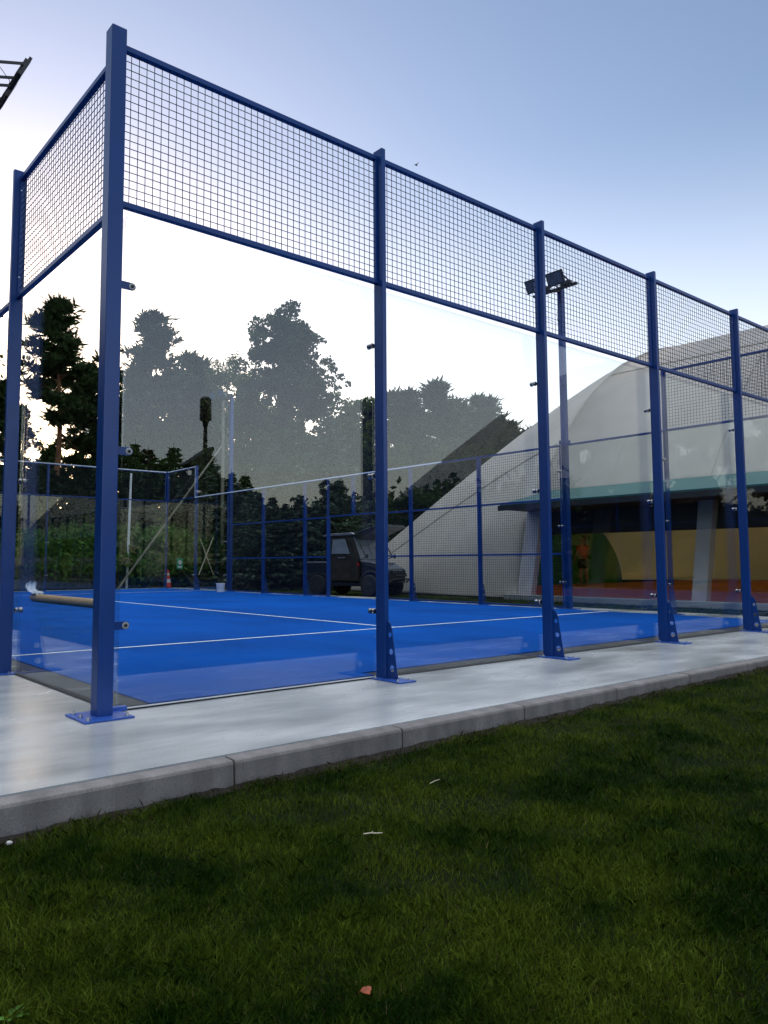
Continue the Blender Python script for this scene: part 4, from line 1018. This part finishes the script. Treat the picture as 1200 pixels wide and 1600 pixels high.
p = lawn_pt(680, 1222, -.09); m = MB(); m.tube([(-.03, .01, 0), (0, 0, .006), (.035, -.004, .004)], [.0015, .002, .001], 5)
o = m.build('dry_stalk', 'stick'); o.location = p; o.rotation_euler = (0, 0, .3); tag(o, 'pale curled dry stalk lying on the lawn right of the twig', 'stalk')
def pebble(u, v, s, lab, seed):
    bm = bmesh.new(); bmesh.ops.create_icosphere(bm, subdivisions=2, radius=s); r_ = random.Random(seed)
    for q in bm.verts: q.co *= r_.uniform(.8, 1.1); q.co.z *= .6
    me = bpy.data.meshes.new('pebble'); bm.to_mesh(me); bm.free(); me.materials.append(MT['stone']); o = bpy.data.objects.new('pebble', me); COL.objects.link(o)
    o.location = lawn_pt(u, v, -.105); tag(o, lab, 'pebble', None)
pebble(14, 1317, .011, 'white pebble in the soil at the left edge below the kerb', 1); 
# clover and broad-leaved weeds
def weed(u, v, s, lab, seed):
    r_ = random.Random(seed); m = MB(); p = lawn_pt(u, v, -.115); n = r_.randint(4, 7)
    for k in range(n):
        a = 2 * pi * k / n + r_.random(); L = s * r_.uniform(.7, 1.2); w = L * .30; d = Vector((cos(a), sin(a), .45)); q = Vector((-sin(a), cos(a), 0))
        P = [Vector((0, 0, 0)), d * L * .4 + q * w * .8, d * L * .8 + q * w + Vector((0, 0, -.1 * L)), d * L * 1.15 + Vector((0, 0, -.25 * L)), d * L * .8 - q * w + Vector((0, 0, -.1 * L)), d * L * .4 - q * w * .8]
        c = d * L * .6 + Vector((0, 0, -.02 * L)); m.add([c] + P, [(0, i + 1, (i + 1) % 6 + 1) for i in range(6)])
    o = m.build('weed', 'weed'); o.location = p; tag(o, lab, 'weed', 'weeds in the lawn')
weed(18, 1590, .030, 'bright broad-leaved weed in the bottom left corner of the lawn', 1)

# soil crumbs and dead tufts at the kerb
cr = []
for k in range(1500):
    x = -4 + 14 * rng.random() ** 1.2; y = -1.385 - rng.random() ** 1.6 * .17; s = rng.uniform(.002, .006)
    c = np.array([x, y, float(lawn_z(x, y)) + .012 - .05 * (-1.385 - y)]); 
    t = rng.normal(size=(4, 3)); t /= np.linalg.norm(t, axis=1)[:, None]; cr.append(c + t * s)
Fc = np.concatenate([np.array([[0, 1, 2], [0, 2, 3], [0, 3, 1], [1, 3, 2]]) + 4 * k for k in range(1500)])
o = raw_mesh('soil_crumbs', np.concatenate(cr), Fc, 'soil'); o['kind'] = 'stuff'; tag(o, 'crumbs of dark soil along the foot of the kerb', 'soil')
def samp_k(n):
    x = -4 + 14 * rng.random(n) ** 1.2; y = -1.385 - rng.random(n) ** 1.3 * .16; ok = (np.sin(x * 4.1) + np.sin(x * 9.7 + 1) + rng.normal(size=n) * .5) > -.1; return np.stack([x[ok], y[ok]], 1)
o = blades(9000, samp_k, .015, .045, .0007, 'dry', 'dead_grass', .8); o.data.materials[0] = MT['dead']; o.location = (0, 0, .01); tag(o, 'dead brown grass tufts in the soil along the kerb', 'grass')

# bird
m = MB(); p = at(650, 258, 45); m.tube([(-.12, 0, 0), (-.04, 0, .01), (.06, 0, .015), (.13, 0, .02)], [.01, .04, .045, .015], 8)
m.add([(-.03, 0, .02), (.06, 0, .02), (.03, .22, .10), (-.05, .34, .02), (-.02, .2, .07)], [(0, 1, 2, 4), (4, 2, 3)]); m.add([(-.03, 0, .02), (.06, 0, .02), (.03, -.22, .10), (-.05, -.34, .02), (-.02, -.2, .07)], [(0, 1, 2, 4), (4, 2, 3)])
o = m.build('bird', 'bird', smooth=True); o.location = p; tag(o, 'tiny dark bird flying high above the court', 'bird')
